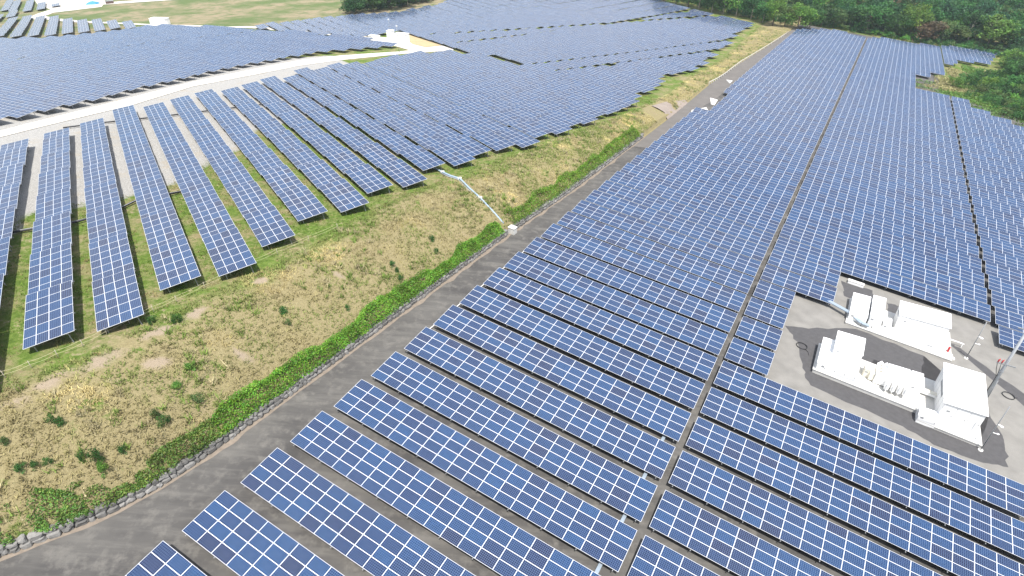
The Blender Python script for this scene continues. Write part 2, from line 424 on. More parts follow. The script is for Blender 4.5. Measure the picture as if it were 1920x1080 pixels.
sheet("dirt_edge", [xyR(float(Uw(v)) - .25, v) for v in _ev] + [xyR(float(Uw(v)) + w_, v) for v, w_ in zip(_ev[::-1], _ew[::-1])], simple("washed_soil", (0.20, 0.165, 0.13), .95, 0, .35, 2.5), .016, zR, 60)
def wob(pts, n=5, amp=0.28, seed=3):
    rr = random.Random(seed); out = []
    for a, b in zip(pts, pts[1:] + pts[:1]):
        for i in range(n):
            t = i / n; out.append((a[0] + (b[0] - a[0]) * t + rr.uniform(-amp, amp) * (i > 0), a[1] + (b[1] - a[1]) * t + rr.uniform(-amp, amp) * (i > 0)))
    return out
for pts, sd in (([(35.6, 44.6), (37.6, 42.0), (38.9, 36.9), (40.2, 34.2), (50.0, 33.6), (53.0, 32.6), (57.6, 33.0), (60.0, 34.0), (60.0, 38.5), (58.9, 42.5), (57.4, 36.0), (45, 40), (46.5, 44.6), (52.0, 45.6), (52.2, 49.8), (44.0, 50.3), (38.4, 46.0)], 1),
               ([(41.0, 62.6), (45.4, 62.9), (45.7, 58.6), (44.6, 56.8), (41.8, 58.2)], 2), ([(47.4, 60.6), (49.0, 60.9), (49.3, 57.6), (47.6, 57.2)], 4),
               ([(55.3, 55.2), (56.6, 55.0), (63.5, 49.2), (72.0, 43.5), (72.4, 41.2), (62.8, 46.8)], 5)):
    sheet("asphalt_patch", [xyY(*p) for p in wob(pts, 5, 0.22, sd)], M_PATCH, 0.012, zR, 60)
RA, RB = [[(-94.5,96.9),(-92.2,103.4),(-90.5,109.2),(-87.6,118.7),(-83.6,131.0),(-80.7,152.3),(-71.8,171.1),(-64.7,186.5),(-54.9,198.9),(-36.8,214.5),(-21.0,223.6)],[(-98.3,101.6),(-95.3,107.6),(-94.0,114.2),(-91.3,124.6),(-88.1,139.1),(-83.7,158.5),(-75.3,180.5),(-67.9,196.8),(-57.2,208.4),(-40.2,218.6),(-21.9,234.4)]]
sheet("gravel_road", RA + RB[::-1], M_DIRTROAD, 0.08, lambda x, y: H(x, y, False), 5)
sheet("station_forecourt", [(-49.6,238.8),(-48.9,258.0),(-46.0,269.8),(-24.8,232.8),(-20.9,222.5),(-33.6,218.3),(-42.0,229.4)], M_WHITEROAD, 0.12, lambda x, y: H(x, y, False), 5)
sheet("sand_bank", [(-44.5, 266), (-35, 250), (-26, 234), (-31.5, 229), (-37.5, 236), (-41, 247)], M_SAND, 0.2, lambda x, y: H(x, y, False), 5)
sheet("white_gravel_strip", [(-130.7,279.1),(-112.7,274.7),(-88.3,262.8),(-56.5,247.5),(-46.1,241.8),(-47.0,247.1),(-55.3,251.8),(-90.2,268.8),(-114.8,280.4)], M_WHITEROAD, 0.10, lambda x, y: H(x, y, False), 5)
sheet("sandy_lot", [(-279.3,382.9),(-254.0,356.6),(-250.3,340.3),(-243.5,323.2),(-234.2,315.3),(-243.1,342.4),(-227.2,359.3),(-237.1,381.8),(-269.3,408.7),(-309.0,422.0)], M_WHITEROAD, 0.10, lambda x, y: H(x, y, False), 8)
sheet("sandy_path", [(-230.4,367.4),(-201.4,373.3),(-167.3,380.5),(-169.4,385.9),(-205.2,381.2),(-235.4,375.9)], M_WHITEROAD, 0.14, lambda x, y: H(x, y, False), 8)
sheet("sandy_track", [(-242.5,324.9),(-220.9,308.9),(-201.2,298.2),(-181.4,292.0),(-158.9,283.8),(-125.3,277.3),(-126.7,280.6),(-161.2,288.3),(-184.2,296.8),(-205.7,305.4),(-223.7,317.0),(-240.7,330.2)], M_WHITEROAD, 0.14, lambda x, y: H(x, y, False), 5)

# ------------------------------------------------------------------ solar tables
MW, MHH, NV = 1.66, 1.0, 4
def module_mesh():
    L_, W_, t, fw = 1.652, 0.992, 0.04, 0.025
    x0, x1, y0, y1 = 0.004, L_ + 0.004, 0.004, W_ + 0.004
    co = [(x0, y0, 0), (x1, y0, 0), (x1, y1, 0), (x0, y1, 0),
          (x0 + fw, y0 + fw, 0), (x1 - fw, y0 + fw, 0), (x1 - fw, y1 - fw, 0), (x0 + fw, y1 - fw, 0),
          (x0, y0, -t), (x1, y0, -t), (x1, y1, -t), (x0, y1, -t),
          (x0 + fw, y0 + fw, -.005), (x1 - fw, y0 + fw, -.005), (x1 - fw, y1 - fw, -.005), (x0 + fw, y1 - fw, -.005)]
    F = [(0, 1, 5, 4), (1, 2, 6, 5), (2, 3, 7, 6), (3, 0, 4, 7), (4, 5, 13, 12), (5, 6, 14, 13), (6, 7, 15, 14), (7, 4, 12, 15),
         (12, 13, 14, 15), (0, 8, 9, 1), (1, 9, 10, 2), (2, 10, 11, 3), (3, 11, 8, 0), (8, 11, 10, 9)]
    mi = [0] * 8 + [1] + [0] * 4 + [2]
    uv = []
    for f in F:
        for k in f: uv.append((np.clip(co[k][0] / MW, .001, .999), np.clip(co[k][1] / MHH, .001, .999)))
    return mesh_np("solar_panel", co, np.array(F), 4, [M_ALU, M_GLASS, M_BACK], mi, uv)
ME_MODULE = module_mesh()
def slab_arrays(nx, uoff=0.0):
    Lx, Ly, t = nx * MW, NV * MHH, 0.04
    co = np.array([(0, 0, 0), (Lx, 0, 0), (Lx, Ly, 0), (0, Ly, 0), (0, 0, -t), (Lx, 0, -t), (Lx, Ly, -t), (0, Ly, -t)], float)
    F = np.array([(0, 1, 2, 3), (0, 4, 5, 1), (1, 5, 6, 2), (2, 6, 7, 3), (3, 7, 4, 0), (4, 7, 6, 5)])
    mi = np.array([0, 1, 1, 1, 1, 2])
    uv = np.zeros((6, 4, 2)); uv[0] = [(0 + uoff, 0), (nx + uoff, 0), (nx + uoff, NV), (0 + uoff, NV)]
    return co, F, mi, uv
_slab = {}
def slab_mesh(nx):
    if nx not in _slab:
        co, F, mi, uv = slab_arrays(nx)
        uv[0][:, 0] = np.clip(uv[0][:, 0], 1e-4, nx - 1e-4); uv[0][:, 1] = np.clip(uv[0][:, 1], 1e-4, NV - 1e-4)
        _slab[nx] = mesh_np("panel_surface", co, F, 4, [M_PANEL, M_ALU, M_BACK], mi, uv.reshape(-1, 2))
    return _slab[nx]
_sup = {}
def support_mesh(nx, drop):
    key = (nx, drop)
    if key in _sup: return _sup[key]
    mb = MB(); Lx = nx * MW
    mb.box(0.06, Lx - 0.06, 0.62, 0.70, -0.16, -0.045); mb.box(0.06, Lx - 0.06, 3.30, 3.38, -0.16, -0.045)
    n = max(2, int(round(Lx / 3.3)) + 1)
    for i in range(n):
        x = 0.45 + (Lx - 0.9) * i / (n - 1)
        mb.box(x - .035, x + .035, -0.10, 4.06, -0.24, -0.165)             # sloping rafter, ends stick out a little
        mb.box(x - .04, x + .04, 0.62, 0.70, -drop - 0.4, -0.245); mb.box(x - .04, x + .04, 3.30, 3.38, -drop - 0.9, -0.245)
    bmesh.ops.recalc_face_normals(mb.bm, faces=mb.bm.faces)
    me = bpy.data.meshes.new("support_frame"); mb.bm.to_mesh(me); mb.bm.free(); me.materials.append(M_STEEL)
    _sup[key] = me
    return me

tables = []   # dict: origin, x axis, y axis, nx, field, row, sec, block
def add_table(P, X, Y, nx, **kw):
    X = X / np.linalg.norm(X); Y = Y - (Y @ X) * X; Y = Y / np.linalg.norm(Y); Z = np.cross(X, Y)
    if Z[2] < 0: raise ValueError("table upside down")
    M = np.eye(4); M[:3, 0] = X; M[:3, 1] = Y; M[:3, 2] = Z; M[:3, 3] = P
    tables.append(dict(M=M, nx=nx, **kw))
_ct, _st = math.cos(math.radians(34.9)), math.sin(math.radians(34.9))
def project(p):
    x, y, z = p[0], p[1], p[2] - 50
    d = y * _ct - z * _st; v = y * _st + z * _ct
    return 960 + 1116.633 * x / d, 540 - 1116.633 * v / d, d
def intervals(poly, axis_val, first=True):
    """1-D slices of a polygon of (A,B) at A = axis_val"""
    r = []
    for (a0, b0), (a1, b1) in zip(poly, poly[1:] + poly[:1]):
        if (a0 <= axis_val) != (a1 <= axis_val): r.append(b0 + (b1 - b0) * (axis_val - a0) / (a1 - a0))
    r.sort()
    return [(r[i], r[i + 1]) for i in range(0, len(r) - 1, 2)]

# lower field: rows k, blocks in u
jit = random.Random(11)
RTOP = [(3.0,57.9),(11.5,61.2),(18.4,61.5),(24.4,61.2),(30.9,61.1),(35.6,62.4),(44.6,62.4),(55.7,63.9),(67.0,65.7),(86.6,68.2)]
outline = [(0, -3), (0, 28.0), (2.55, 28.05), (2.5, 31), (1.3, 36.6), (1.1, 50), (2.2, 57.9)] + RTOP[1:] + [(86.5, 67.6), (84.0, 65.9), (79.5, 60.4), (66.8, 58.4), (66.2, 56.8), (61.2, 55.0), (61.0, 51.6), (56.3, 50.4), (56.0, 49.1), (51.1, 49.0), (50.9, 44.2), (60.9, 43.9), (66.3, 43.6), (66.4, 41.75), (71.4, 41.6), (71.6, 40.8), (77.1, 40.6), (77.2, 39.9), (92, 37), (92, -3)]
sw = [(k, u) for u, k in outline]
for k in range(0, 70):
    for (ua, ub) in intervals(sw, k + 0.35):
        for bi, (b0, nmax) in enumerate(((0.02, 18), (30.62, 18), (61.12, 18))):
            segs = [(b0, b0 + 18 * MW)]
            if bi == 1 and 10 <= k <= 15:     # yard with the two substations cut out of the middle block
                segs = [(b0, b0 + (3 if k <= 13 else 6) * MW)]
            for (s0, s1) in segs:
                lo = max(ua, s0); hi = min(ub, s1)
                i0 = math.ceil((lo - s0) / MW - 0.35); i1 = math.floor((hi - s0) / MW + 0.35)
                if i1 - i0 < 2: continue
                n = i1 - i0
                if bi == 2 and k < 15: continue
                P = RP + (k - 4) * PITCH * Rc + (s0 + i0 * MW) * Rr
                P = P + Rr * jit.uniform(-.03, .03) + np.array([0, 0, jit.uniform(-.03, .03)])
                if bi == 0 and k == 0: pass
                add_table(P, Rr, Rs, n, field="R", block=bi, row=k, sec=0, drop=0.9)

# upper fields: rows along gu, sections of six modules
ROWS1 = [-20.1, -14.35, -8.9, -3.2, 2.4, 8.0, 13.7, 19.45, 25.0, 30.65, 36.45, 42.0, 47.1, 52.7, 58.0, 63.7, 69.1, 74.5, 79.4, 84.8, 89.8, 95.1, 100.3, 105.2]
Z1N = np.array([(-20.1, 51.0)] + [(-14.3,56.2),(-8.8,56.3),(-3.2,61.4),(2.4,61.5),(8.0,66.7),(13.7,72.1),(19.4,72.2),(24.9,77.1),(30.6,77.3),(36.5,82.7),(42.0,82.5),(47.1,85.7),(52.7,86.7),(58.0,86.3),(64.2,90.9),(69.1,90.9),(75.0,94.7),(79.3,95.0),(85.6,98.9),(90.0,99.6),(100.0,104.1),(110.2,113.0)], float); Z1F = np.array([(-20.2,128.1),(-14.6,134.4),(-9.0,140.5),(-3.2,147.1),(2.5,147.3),(8.3,153.9),(14.3,161.2),(20.1,160.9),(26.2,167.1),(32.0,167.5),(38.2,174.2),(44.4,180.7),(50.5,180.8),(60.4,186.7),(72.4,191.3),(87.5,196.5),(92.9,195.2),(99.0,195.0),(103.1,177.5),(107.6,154.5),(113.0,142.8),(110.7,113.5)], float)
_zf = Z1F[:18]
SECL = 6 * MW + 0.17
def section(E, G0, nx, **kw):
    """a section whose low edge starts at along-row position G0"""
    Lx = nx * MW
    xy0 = EGxy(E, G0); xy1 = EGxy(E, G0 + Lx)
    z0 = float(T(*xy0)); z1 = float(T(*xy1)); zm = (z0 + z1) / 2
    sl = (z1 - z0) * kw.pop("follow", 0.42)
    # local x axis runs backwards so that the table's up side faces +E
    X = np.array([xy0[0] - xy1[0], xy0[1] - xy1[1], -sl])
    P = np.array([xy1[0], xy1[1], zm + sl / 2 + kw.pop("dz", 0.0)])
    add_table(P, X, -Ls * 1.0 if False else Ls, nx, **kw)
def run_row(E, g0, g1, field, row, gaps=(), rnd=None):
    G = g0; sec = 0
    while G < g1 - 3 * MW * .8:
        nx = 6 if G + 6 * MW <= g1 + 1.2 else 3
        skip = [q for q in gaps if G < q < G + nx * MW]
        if skip and field != "Z1":
            q = skip[0]; n0 = int((q - 0.8 - G) / MW)
            if n0 >= 2: section(E, G, n0, field=field, block=0, row=row, sec=sec, drop=0.95, dz=rnd.uniform(-.05, .05)); sec += 1
            G = q + 0.8; continue
        section(E, G, nx, field=field, block=0, row=row, sec=sec, drop=0.95, dz=rnd.uniform(-.06, .06)); sec += 1
        G += nx * MW + 0.17
rq = random.Random(5)
for m, E in enumerate(ROWS1):
    g0 = float(np.interp(E, Z1N[:, 0], Z1N[:, 1]))
    if E < 100: g1 = float(np.interp(E, _zf[:, 0], _zf[:, 1]))
    else: g1 = float(np.interp(E, [100, 103.1, 107.6], [190, 177.5, 150]))
    if m > 11: g1 += rq.choice((0, 0, -3))
    run_row(E, g0, g1, "Z1", m, (), rq)
Z2 = [(124.5,115.1),(134.3,125.5),(144.0,130.3),(151.0,132.2),(157.0,132.7),(172.4,141.8),(193.1,154.7),(196.2,153.5),(216.0,168.7),(232.5,178.7),(238.2,179.0),(255.8,190.1),(261.2,194.5),(261.1,216.7),(258.1,247.3),(270.8,268.7),(221.4,319.6),(168.5,333.1),(157.2,311.4),(124.3,299.1),(97.8,300.7),(55.3,294.9),(53.8,288.1),(64.2,268.7),(71.3,255.9),(76.3,244.8),(81.6,235.7),(89.5,239.5),(105.3,245.8),(103.4,204.8),(105.8,182.2),(108.6,159.1),(108.4,146.3),(108.4,113.0)]
E = 109.7; row = 0
dl = [[(130.7,150.4),(184.2,156.4)], [(141.8,163.5),(214.1,170.7)], [(188.9,223.3),(250.1,216.2)], [(126.4,212.3),(200.1,223.0)]]
def gapG(E, lines):
    out = []
    for (e0, q0), (e1, q1) in lines: out.append(q0 + (q1 - q0) * (E - e0) / (e1 - e0))
    return out
while E < 272:
    for (a, b) in intervals(Z2, E + 1.5):
        if b - a < 5: continue
        run_row(E, a + rq.choice((0, 2.5)), b, "Z2", row, [g for g in gapG(E, dl)], rq)
    E += 5.42; row += 1
for E, row in zip(np.arange(56.0, 110, 5.42), range(100, 120)):     # part of the far field left of the forecourt
    for (a, b) in intervals(Z2, E + 1.5):
        if b - a < 5: continue
        run_row(E, a + rq.choice((0, 1.6)), b, "Z2", row, [], rq)
Z3 = [(-27.2,139.6),(-21.6,146.3),(-16.8,150.1),(-10.6,153.9),(2.0,168.4),(19.2,183.4),(39.4,199.0),(59.2,209.9),(87.8,212.1),(84.2,231.3),(71.8,250.6),(64.3,265.0),(52.0,279.7),(40.5,296.7),(22.1,315.7),(15.9,315.9),(5.5,306.6),(-7.6,299.6),(-19.5,296.3),(-32.9,302.0),(-45.0,299.3)]
A3 = np.array([0.89, -0.456]); A3 /= np.linalg.norm(A3); S3 = np.array([-A3[1], A3[0]])
P3 = [(float((eu * e + gu * g) @ S3), float((eu * e + gu * g) @ A3)) for e, g in Z3]
Fv = min(p[0] for p in P3) + 0.5; row = 0
GAP3 = [(float((eu * e + gu * g) @ S3), float((eu * e + gu * g) @ A3)) for e, g in [(-25.1, 235.9), (14.8, 256.7), (45.1, 271.1)]]
while Fv < max(p[0] for p in P3):
    for (a, b) in intervals(P3, Fv + 2.0):
        if b - a < 4: continue
        gq = float(np.interp(Fv, [q[0] for q in GAP3], [q[1] for q in GAP3]))
        Aq = b - rq.choice((0.2, 0.9)); sec = 0
        while Aq - a > 3 * MW:
            nx = 12 if Aq - 12 * MW > a else int((Aq - a) / MW)
            if nx < 2: break
            if Aq - nx * MW < gq < Aq - 0.5:
                nx = max(2, int((Aq - gq) / MW))
            p0 = A3 * (Aq - nx * MW) + S3 * Fv; p1 = A3 * Aq + S3 * Fv
            z0 = float(T(*p0)); z1 = float(T(*p1)); zm = (z0 + z1) / 2 + rq.uniform(-.05, .05); sl = (z1 - z0) * .7
            add_table(np.array([p0[0], p0[1], zm - sl / 2]), np.array([p1[0] - p0[0], p1[1] - p0[1], sl]), np.array([S3[0], S3[1], 0.09]), nx, field="Z3", block=0, row=row, sec=sec, drop=0.95)
            Aq -= nx * MW + (1.1 if abs(Aq - nx * MW - gq) < 1.7 else 0.15); sec += 1
    Fv += 5.55; row += 1
for i, ((E0, G0), (E1, G1)) in enumerate([((-30.7, 310.4), (-32.5, 402.5)), ((-26.8, 309.5), (-28.4, 398.3)), ((-25.0, 307.1), (-22.3, 386.8)), ((-19.6, 310.4), (-16.3, 373.1)), ((-14.3, 310.6), (-12.0, 364.1)), ((-9.3, 313.2), (-7.8, 357.9)), ((-3.3, 317.2), (-3.1, 349.1)), ((3.0, 314.7), (3.1, 341.5)), ((-35.4, 313.9), (-37.8, 399.6))]):
    E_ = -30.7 + 5.66 * (i if i < 8 else -1); run_row(E_, G0, G1, "Z4", i, (), rq)
for i, ((E0, G0), (E1, G1)) in enumerate([((-38.3, 408.7), (-36.0, 440.5)), ((-43.2, 449.0), (-42.8, 507.2)), ((-39.1, 441.3), (-37.0, 499.6)), ((-32.3, 433.5), (-31.0, 492.0)), ((-26.1, 435.0), (-22.4, 470.3)), ((-19.3, 444.2), (-17.3, 455.9)), ((-43.5, 391.7), (-42.0, 424.2))]):
    run_row(E0, G0, G1, "Z5", i, (), rq)

# what the frame shows of each
vis = []
for t in tables:
    M = t["M"]; Lx = t["nx"] * MW
    q = [(M @ np.array([x, y, 0, 1]))[:3] for x, y in ((0, 0), (Lx, 0), (Lx, 4), (0, 4))]
    pr = [project(p) for p in q]
    # shown area inside the frame (clipped roughly by sampling)
    cnt = 0
    for i in range(9):
        for j in range(3):
            p = (M @ np.array([Lx * (i + .5) / 9, 4 * (j + .5) / 3, 0, 1]))[:3]
            x, y, d = project(p)
            cnt += (d > 1 and 0 <= x <= 1920 and 0 <= y <= 1080)
    xs = [p[0] for p in pr]; ys = [p[1] for p in pr]
    ar = abs(sum(xs[i] * ys[(i + 1) % 4] - xs[(i + 1) % 4] * ys[i] for i in range(4))) / 2
    t["area"] = ar * cnt / 27; t["dist"] = pr[0][2]
    t["near"] = min(p[2] for p in pr)
    t["in"] = cnt > 0 or (max(xs) > -60 and min(xs) < 1980 and max(ys) > -12 and min(ys) < 1120 and t["near"] > 1)
tables = [t for t in tables if t["in"]]
tables.sort(key=lambda t: -t["area"])
N_THINGS = 300
def table_label(t):
    f = t["field"]
    if f == "R":
        side = {0: "between road edge and long central aisle", 1: "just right of the long central aisle", 2: "beyond the second aisle, right side"}[t["block"]]
        return "%s blue solar panel row from the front, %s" % (ordinal(t["row"] + 1), side)
    if f == "Z1":
        return "%s section from the near end, %s sloping panel row from the left" % (ordinal(t["sec"] + 1), ordinal(t["row"] + 1))
    if f == "Z2": return "distant panel section in %s far terrace row, %s from its near end" % (ordinal(t["row"] % 100 + 1), ordinal(t["sec"] + 1))
    return "far panel section beyond the pale gravel road, %s row, %s from its right end" % (ordinal(t["row"] + 1), ordinal(t["sec"] + 1))
GROUPS = {"R": "solar panel rows on the lower asphalt field", "Z1": "solar panel sections on the grassy upper field", "Z2": "solar panel sections on the far terrace", "Z3": "solar panel sections beyond the pale road", "Z4": "far solar panel rows at the top left", "Z5": "far solar panel rows at the top left"}
rest = []
for i, t in enumerate(tables):
    if i >= N_THINGS: rest.append(t); continue
    root = empty("solar_table", mat=Matrix(t["M"].tolist()))
    tag(root, table_label(t), "solar table", GROUPS[t["field"]])
    pxm = 1116.6 / t["dist"]
    if (t["field"] == "R" and t["row"] <= 9) or (t["field"] == "Z1" and t["sec"] < 2 and t["row"] <= 9) :
        for a in range(t["nx"]):
            for b in range(NV):
                o = bpy.data.objects.new("solar_panel", ME_MODULE); C.objects.link(o); o.parent = root; o.location = (a * MW, b * MHH, 0)
    else:
        link("panel_surface", slab_mesh(t["nx"]), root)
    link("support_frame", support_mesh(t["nx"], t["drop"]), root)
cos, Fs, mis, uvs = [], [], [], []
for i, t in enumerate(rest):
    co, F, mi, uv = slab_arrays(t["nx"], 40.0 * i)
    uv[0][:, 0] = np.clip(uv[0][:, 0], 40.0 * i + 1e-3, 40.0 * i + t["nx"] - 1e-3); uv[0][:, 1] = np.clip(uv[0][:, 1], 1e-3, NV - 1e-3)
    cos.append(co @ t["M"][:3, :3].T + t["M"][:3, 3]); Fs.append(F + 8 * i); mis.append(mi); uvs.append(uv.reshape(-1, 2))
    # posts and rails in the same mesh
me = mesh_np("distant_solar_tables", np.concatenate(cos), np.concatenate(Fs), 4, [M_PANEL, M_ALU, M_BACK], np.concatenate(mis), np.concatenate(uvs))
o = link("distant_solar_tables", me)
tag(o, "mass of distant blue solar panel rows filling the far fields", "solar tables", kind="stuff")
print("tables", len(tables), "things", min(N_THINGS, len(tables)), "rest", len(rest), "modules", sum(1 for o in C.objects if o.data == ME_MODULE))
#@@PART2
# ------------------------------------------------------------------ foliage
def leaf_material(name, trans=0.35, rough=0.55, spec=0.3):
    m, t, N, L, P = new_mat(name)
    at = N.new("ShaderNodeAttribute"); at.attribute_name = "tint"
    oi = N.new("ShaderNodeObjectInfo")
    hs = N.new("ShaderNodeHueSaturation"); L.new(at.outputs["Color"], hs.inputs["Color"])
    L.new(math_node(N, L, 'MULTIPLY_ADD', oi.outputs["Random"], 0.03, 0.485), hs.inputs["Hue"])
    L.new(math_node(N, L, 'MULTIPLY_ADD', oi.outputs["Random"], 0.35, 0.85), hs.inputs["Value"])
    L.new(hs.outputs[0], P.inputs["Base Color"]); P.inputs["Roughness"].default_value = rough; P.inputs["Specular IOR Level"].default_value = spec
    tr = N.new("ShaderNodeBsdfTranslucent"); L.new(hs.outputs[0], tr.inputs[0])
    mx = N.new("ShaderNodeMixShader"); mx.inputs[0].default_value = trans
    L.new(P.outputs[0], mx.inputs[1]); L.new(tr.outputs[0], mx.inputs[2]); L.new(mx.outputs[0], N["Material Output"].inputs[0])
    return m
M_LEAF = leaf_material("leaves")
M_DRY = leaf_material("grass_blades", 0.25, 0.8, 0.1)
M_BARK = simple("bark", (0.16, 0.12, 0.085), 0.9, 0, 0.3, 4)
M_PALEBARK = simple("pale_bark", (0.36, 0.32, 0.27), 0.9, 0, 0.25, 4)

def unit(a): return a / np.maximum(np.linalg.norm(a, axis=-1, keepdims=True), 1e-9)
def leaf_mesh(name, P, size, tint, up=0.5, aspect=0.6, mat=None, rng=RNG):
    n = len(P); nrm = unit(rng.normal(size=(n, 3)) + np.array([0, 0, up])); a = unit(np.cross(nrm, rng.normal(size=(n, 3)))); b = np.cross(nrm, a)
    s = np.asarray(size)[:, None]
    V = np.stack([P - a * s, P + b * s * aspect - a * s * .1, P + a * s, P - b * s * aspect - a * s * .1], 1).reshape(-1, 3)
    tc = np.concatenate([np.repeat(tint, 4, 0), np.ones((4 * n, 1))], 1)
    return mesh_np(name, V, np.arange(4 * n), 4, [mat or M_LEAF], attr={"tint": tc})
def crown_points(rng, nclump, nleaf, flat=0.75, lobes=0.42):
    """uneven crown in a unit space: radius about 1, z from -0.6 to about 1"""
    d = unit(rng.normal(size=(nclump, 3)) + np.array([0, 0, .35])); rad = rng.uniform(.45, 1.0, nclump)
    c = d * rad[:, None] * np.array([1, 1, flat]); c[:, 2] = np.maximum(c[:, 2], -.55)
    cr = rng.uniform(.6, 1.25, nclump) * lobes * (1.15 - .45 * rad)
    pts = []; cid = []
    for i in range(nclump):
        m = nleaf; q = unit(rng.normal(size=(m, 3))) * (rng.uniform(.35, 1, m) ** .45)[:, None] * cr[i]
        pts.append(c[i] + q * np.array([1, 1, .8])); cid += [i] * m
    return np.concatenate(pts), np.array(cid), c
_B = 1.55
KINDS = {  # leaf colour, spread
    "dark": ((0.026, 0.060, 0.016), .35), "mid": ((0.045, 0.095, 0.022), .35), "lime": ((0.100, 0.165, 0.028), .3), "olive": ((0.075, 0.095, 0.030), .35), "brown": ((0.105, 0.085, 0.048), .3), "teal": ((0.032, 0.075, 0.026), .3)}
def tinted(rng, kind, cid, n):
    base, sp = KINDS[kind]; base = (base[0] * _B * (1.0 if kind == 'brown' else .80), base[1] * _B, base[2] * _B)
    cl = rng.uniform(1 - sp, 1 + sp, cid.max() + 1)[cid]; ind = rng.uniform(.75, 1.25, n)
    hue = rng.normal(0, .12, cid.max() + 1)[cid]
    t = np.array(base)[None] * (cl * ind)[:, None]
    t[:, 0] *= 1 + hue * 1.2
    return np.clip(t, 0.004, .6)
CROWNS = {}
def crown_mesh(kind, i):
    if (kind, i) not in CROWNS:
        rng = np.random.default_rng(100 + i * 7 + len(kind)); P, cid, c = crown_points(rng, 46, 62)
        CROWNS[(kind, i)] = leaf_mesh("crown", P, rng.uniform(.035, .075, len(P)), tinted(rng, kind, cid, len(P)), .5, .6, rng=rng)
    return CROWNS[(kind, i)]
def trunk_mesh(pale, i):
    rng = random.Random(40 + i); mb = MB()
    mb.tube([(0, 0, -.6), (.1, 0, 2.0), (rng.uniform(-.4, .4), rng.uniform(-.4, .4), 5.5), (rng.uniform(-.6, .6), rng.uniform(-.6, .6), 9.5)], [.32, .26, .17, .06], 7)
    for k in range(5):
        a = rng.uniform(0, 6.28); z = rng.uniform(3.2, 7.5)
        mb.tube([(0, 0, z), (1.3 * math.cos(a), 1.3 * math.sin(a), z + 1.1), (2.8 * math.cos(a), 2.8 * math.sin(a), z + 2.0)], [.13, .08, .03], 5)
    bm = mb.bm; me = bpy.data.meshes.new("trunk"); bm.to_mesh(me); bm.free(); me.materials.append(M_PALEBARK if pale else M_BARK)
    return me
TRUNKS = [trunk_mesh(i % 2 == 0, i) for i in range(4)]
_tr = random.Random(21)
def tree(x, y, h, r, kind, label, group):
    z = float(H(x, y, False))
    root = empty("tree", (x, y, z), _tr.uniform(0, 6.28)); tag(root, label, "tree", group)
    t = link("trunk", TRUNKS[_tr.randrange(4)], root); t.scale = (h / 13, h / 13, h / 12)
    c = link("crown", crown_mesh(kind, _tr.randrange(3)), root); ch = h * .47; r *= 1.15
    c.location = (0, 0, h - ch * .97); c.scale = (r, r, ch); return root

TR = [(-76.5, 316.7, 9, 5, "dark", "dark green tree at the left end of the small far tree clump"), (-69.6, 324.6, 10, 5.5, "mid", "mid green tree second from left in the small far tree clump"),
      (-61.3, 330.9, 10, 5.5, "dark", "dark bushy tree in the middle of the small far tree clump"), (-54.2, 338.6, 10, 5, "dark", "dark tree beside the sandy edge of the far terrace"), (-48.8, 352, 9, 4.5, "olive", "olive green tree at the right end of the far tree clump"),
      (82, 353, 13, 5, "dark", "dark tree at the sandy top corner of the far terrace"), (87.8, 349, 13, 4.6, "dark", "dark slender tree on the terrace edge, second from the sandy corner"), (93.6, 345.5, 14, 5, "mid", "mid green tree with pale trunk on the terrace edge, third from the sandy corner"),
      (98, 340, 14, 5, "dark", "dark tree on the terrace edge, fourth from the sandy corner"), (103, 333, 14, 5, "dark", "dark tree with bare pale trunk on the terrace edge, fifth from the sandy corner"), (107.5, 329, 14, 5.2, "mid", "mid green tree left of the light green tree at the terrace edge"),
      (113, 325, 15, 6, "lime", "large light green tree behind the corner of the far terrace"), (118.5, 319, 12, 5, "dark", "dark tree right of the large light green tree"), (122, 312, 10, 4.6, "mid", "mid green tree where the terrace meets the grassy strip"),
      (124, 304, 13, 4.3, "lime", "tall yellow-topped tree standing above the grassy strip"), (128, 300, 10, 4.5, "olive", "olive tree right of the yellow-topped tree"), (133, 297, 12, 5.8, "lime", "broad tree with yellow green top at the lower field's far left corner"),
      (140, 300, 11, 5, "mid", "mid green tree behind the far left corner of the lower field"), (152, 314, 11, 5.5, "dark", "dark tree behind the straw-coloured far edge of the lower field"), (159, 316, 10, 5, "olive", "olive tree behind the straw-coloured far edge"), (167, 316, 10, 5, "dark", "dark tree behind the far end of the central aisle"),
      (174, 312, 14, 8.5, "mid", "very broad pale-speckled tree above the far end of the central aisle"), (182, 311, 10, 5.5, "dark", "dark tree right of the very broad tree"), (188, 308, 11, 5.5, "mid", "mid green tree left of the bright upright tree"), (194, 309, 16, 6, "lime", "bright green upright tree rising above the forest edge"),
      (199, 302, 10, 7, "brown", "rounded brownish tree at the forest edge"), (207, 304, 11, 5.5, "olive", "olive-grey tree right of the rounded brownish tree"), (213, 303, 9, 4.6, "olive", "low olive tree between the olive-grey tree and the dark tall tree"), (219, 303, 15, 5.5, "dark", "tall very dark tree near the right end of the lower field"),
      (228, 301, 15, 8.5, "lime", "large bright green spreading tree above the right end of the lower field"), (238, 299, 13, 7, "mid", "mid green tree right of the large spreading tree"), (245, 293, 14, 7, "mid", "mid green tree cut by the right picture edge")]
for x, y, h, r, k, lab in TR: tree(x, y, h, r, k, lab, "trees at the forest edge" if x > 0 else "trees of the small far clump")

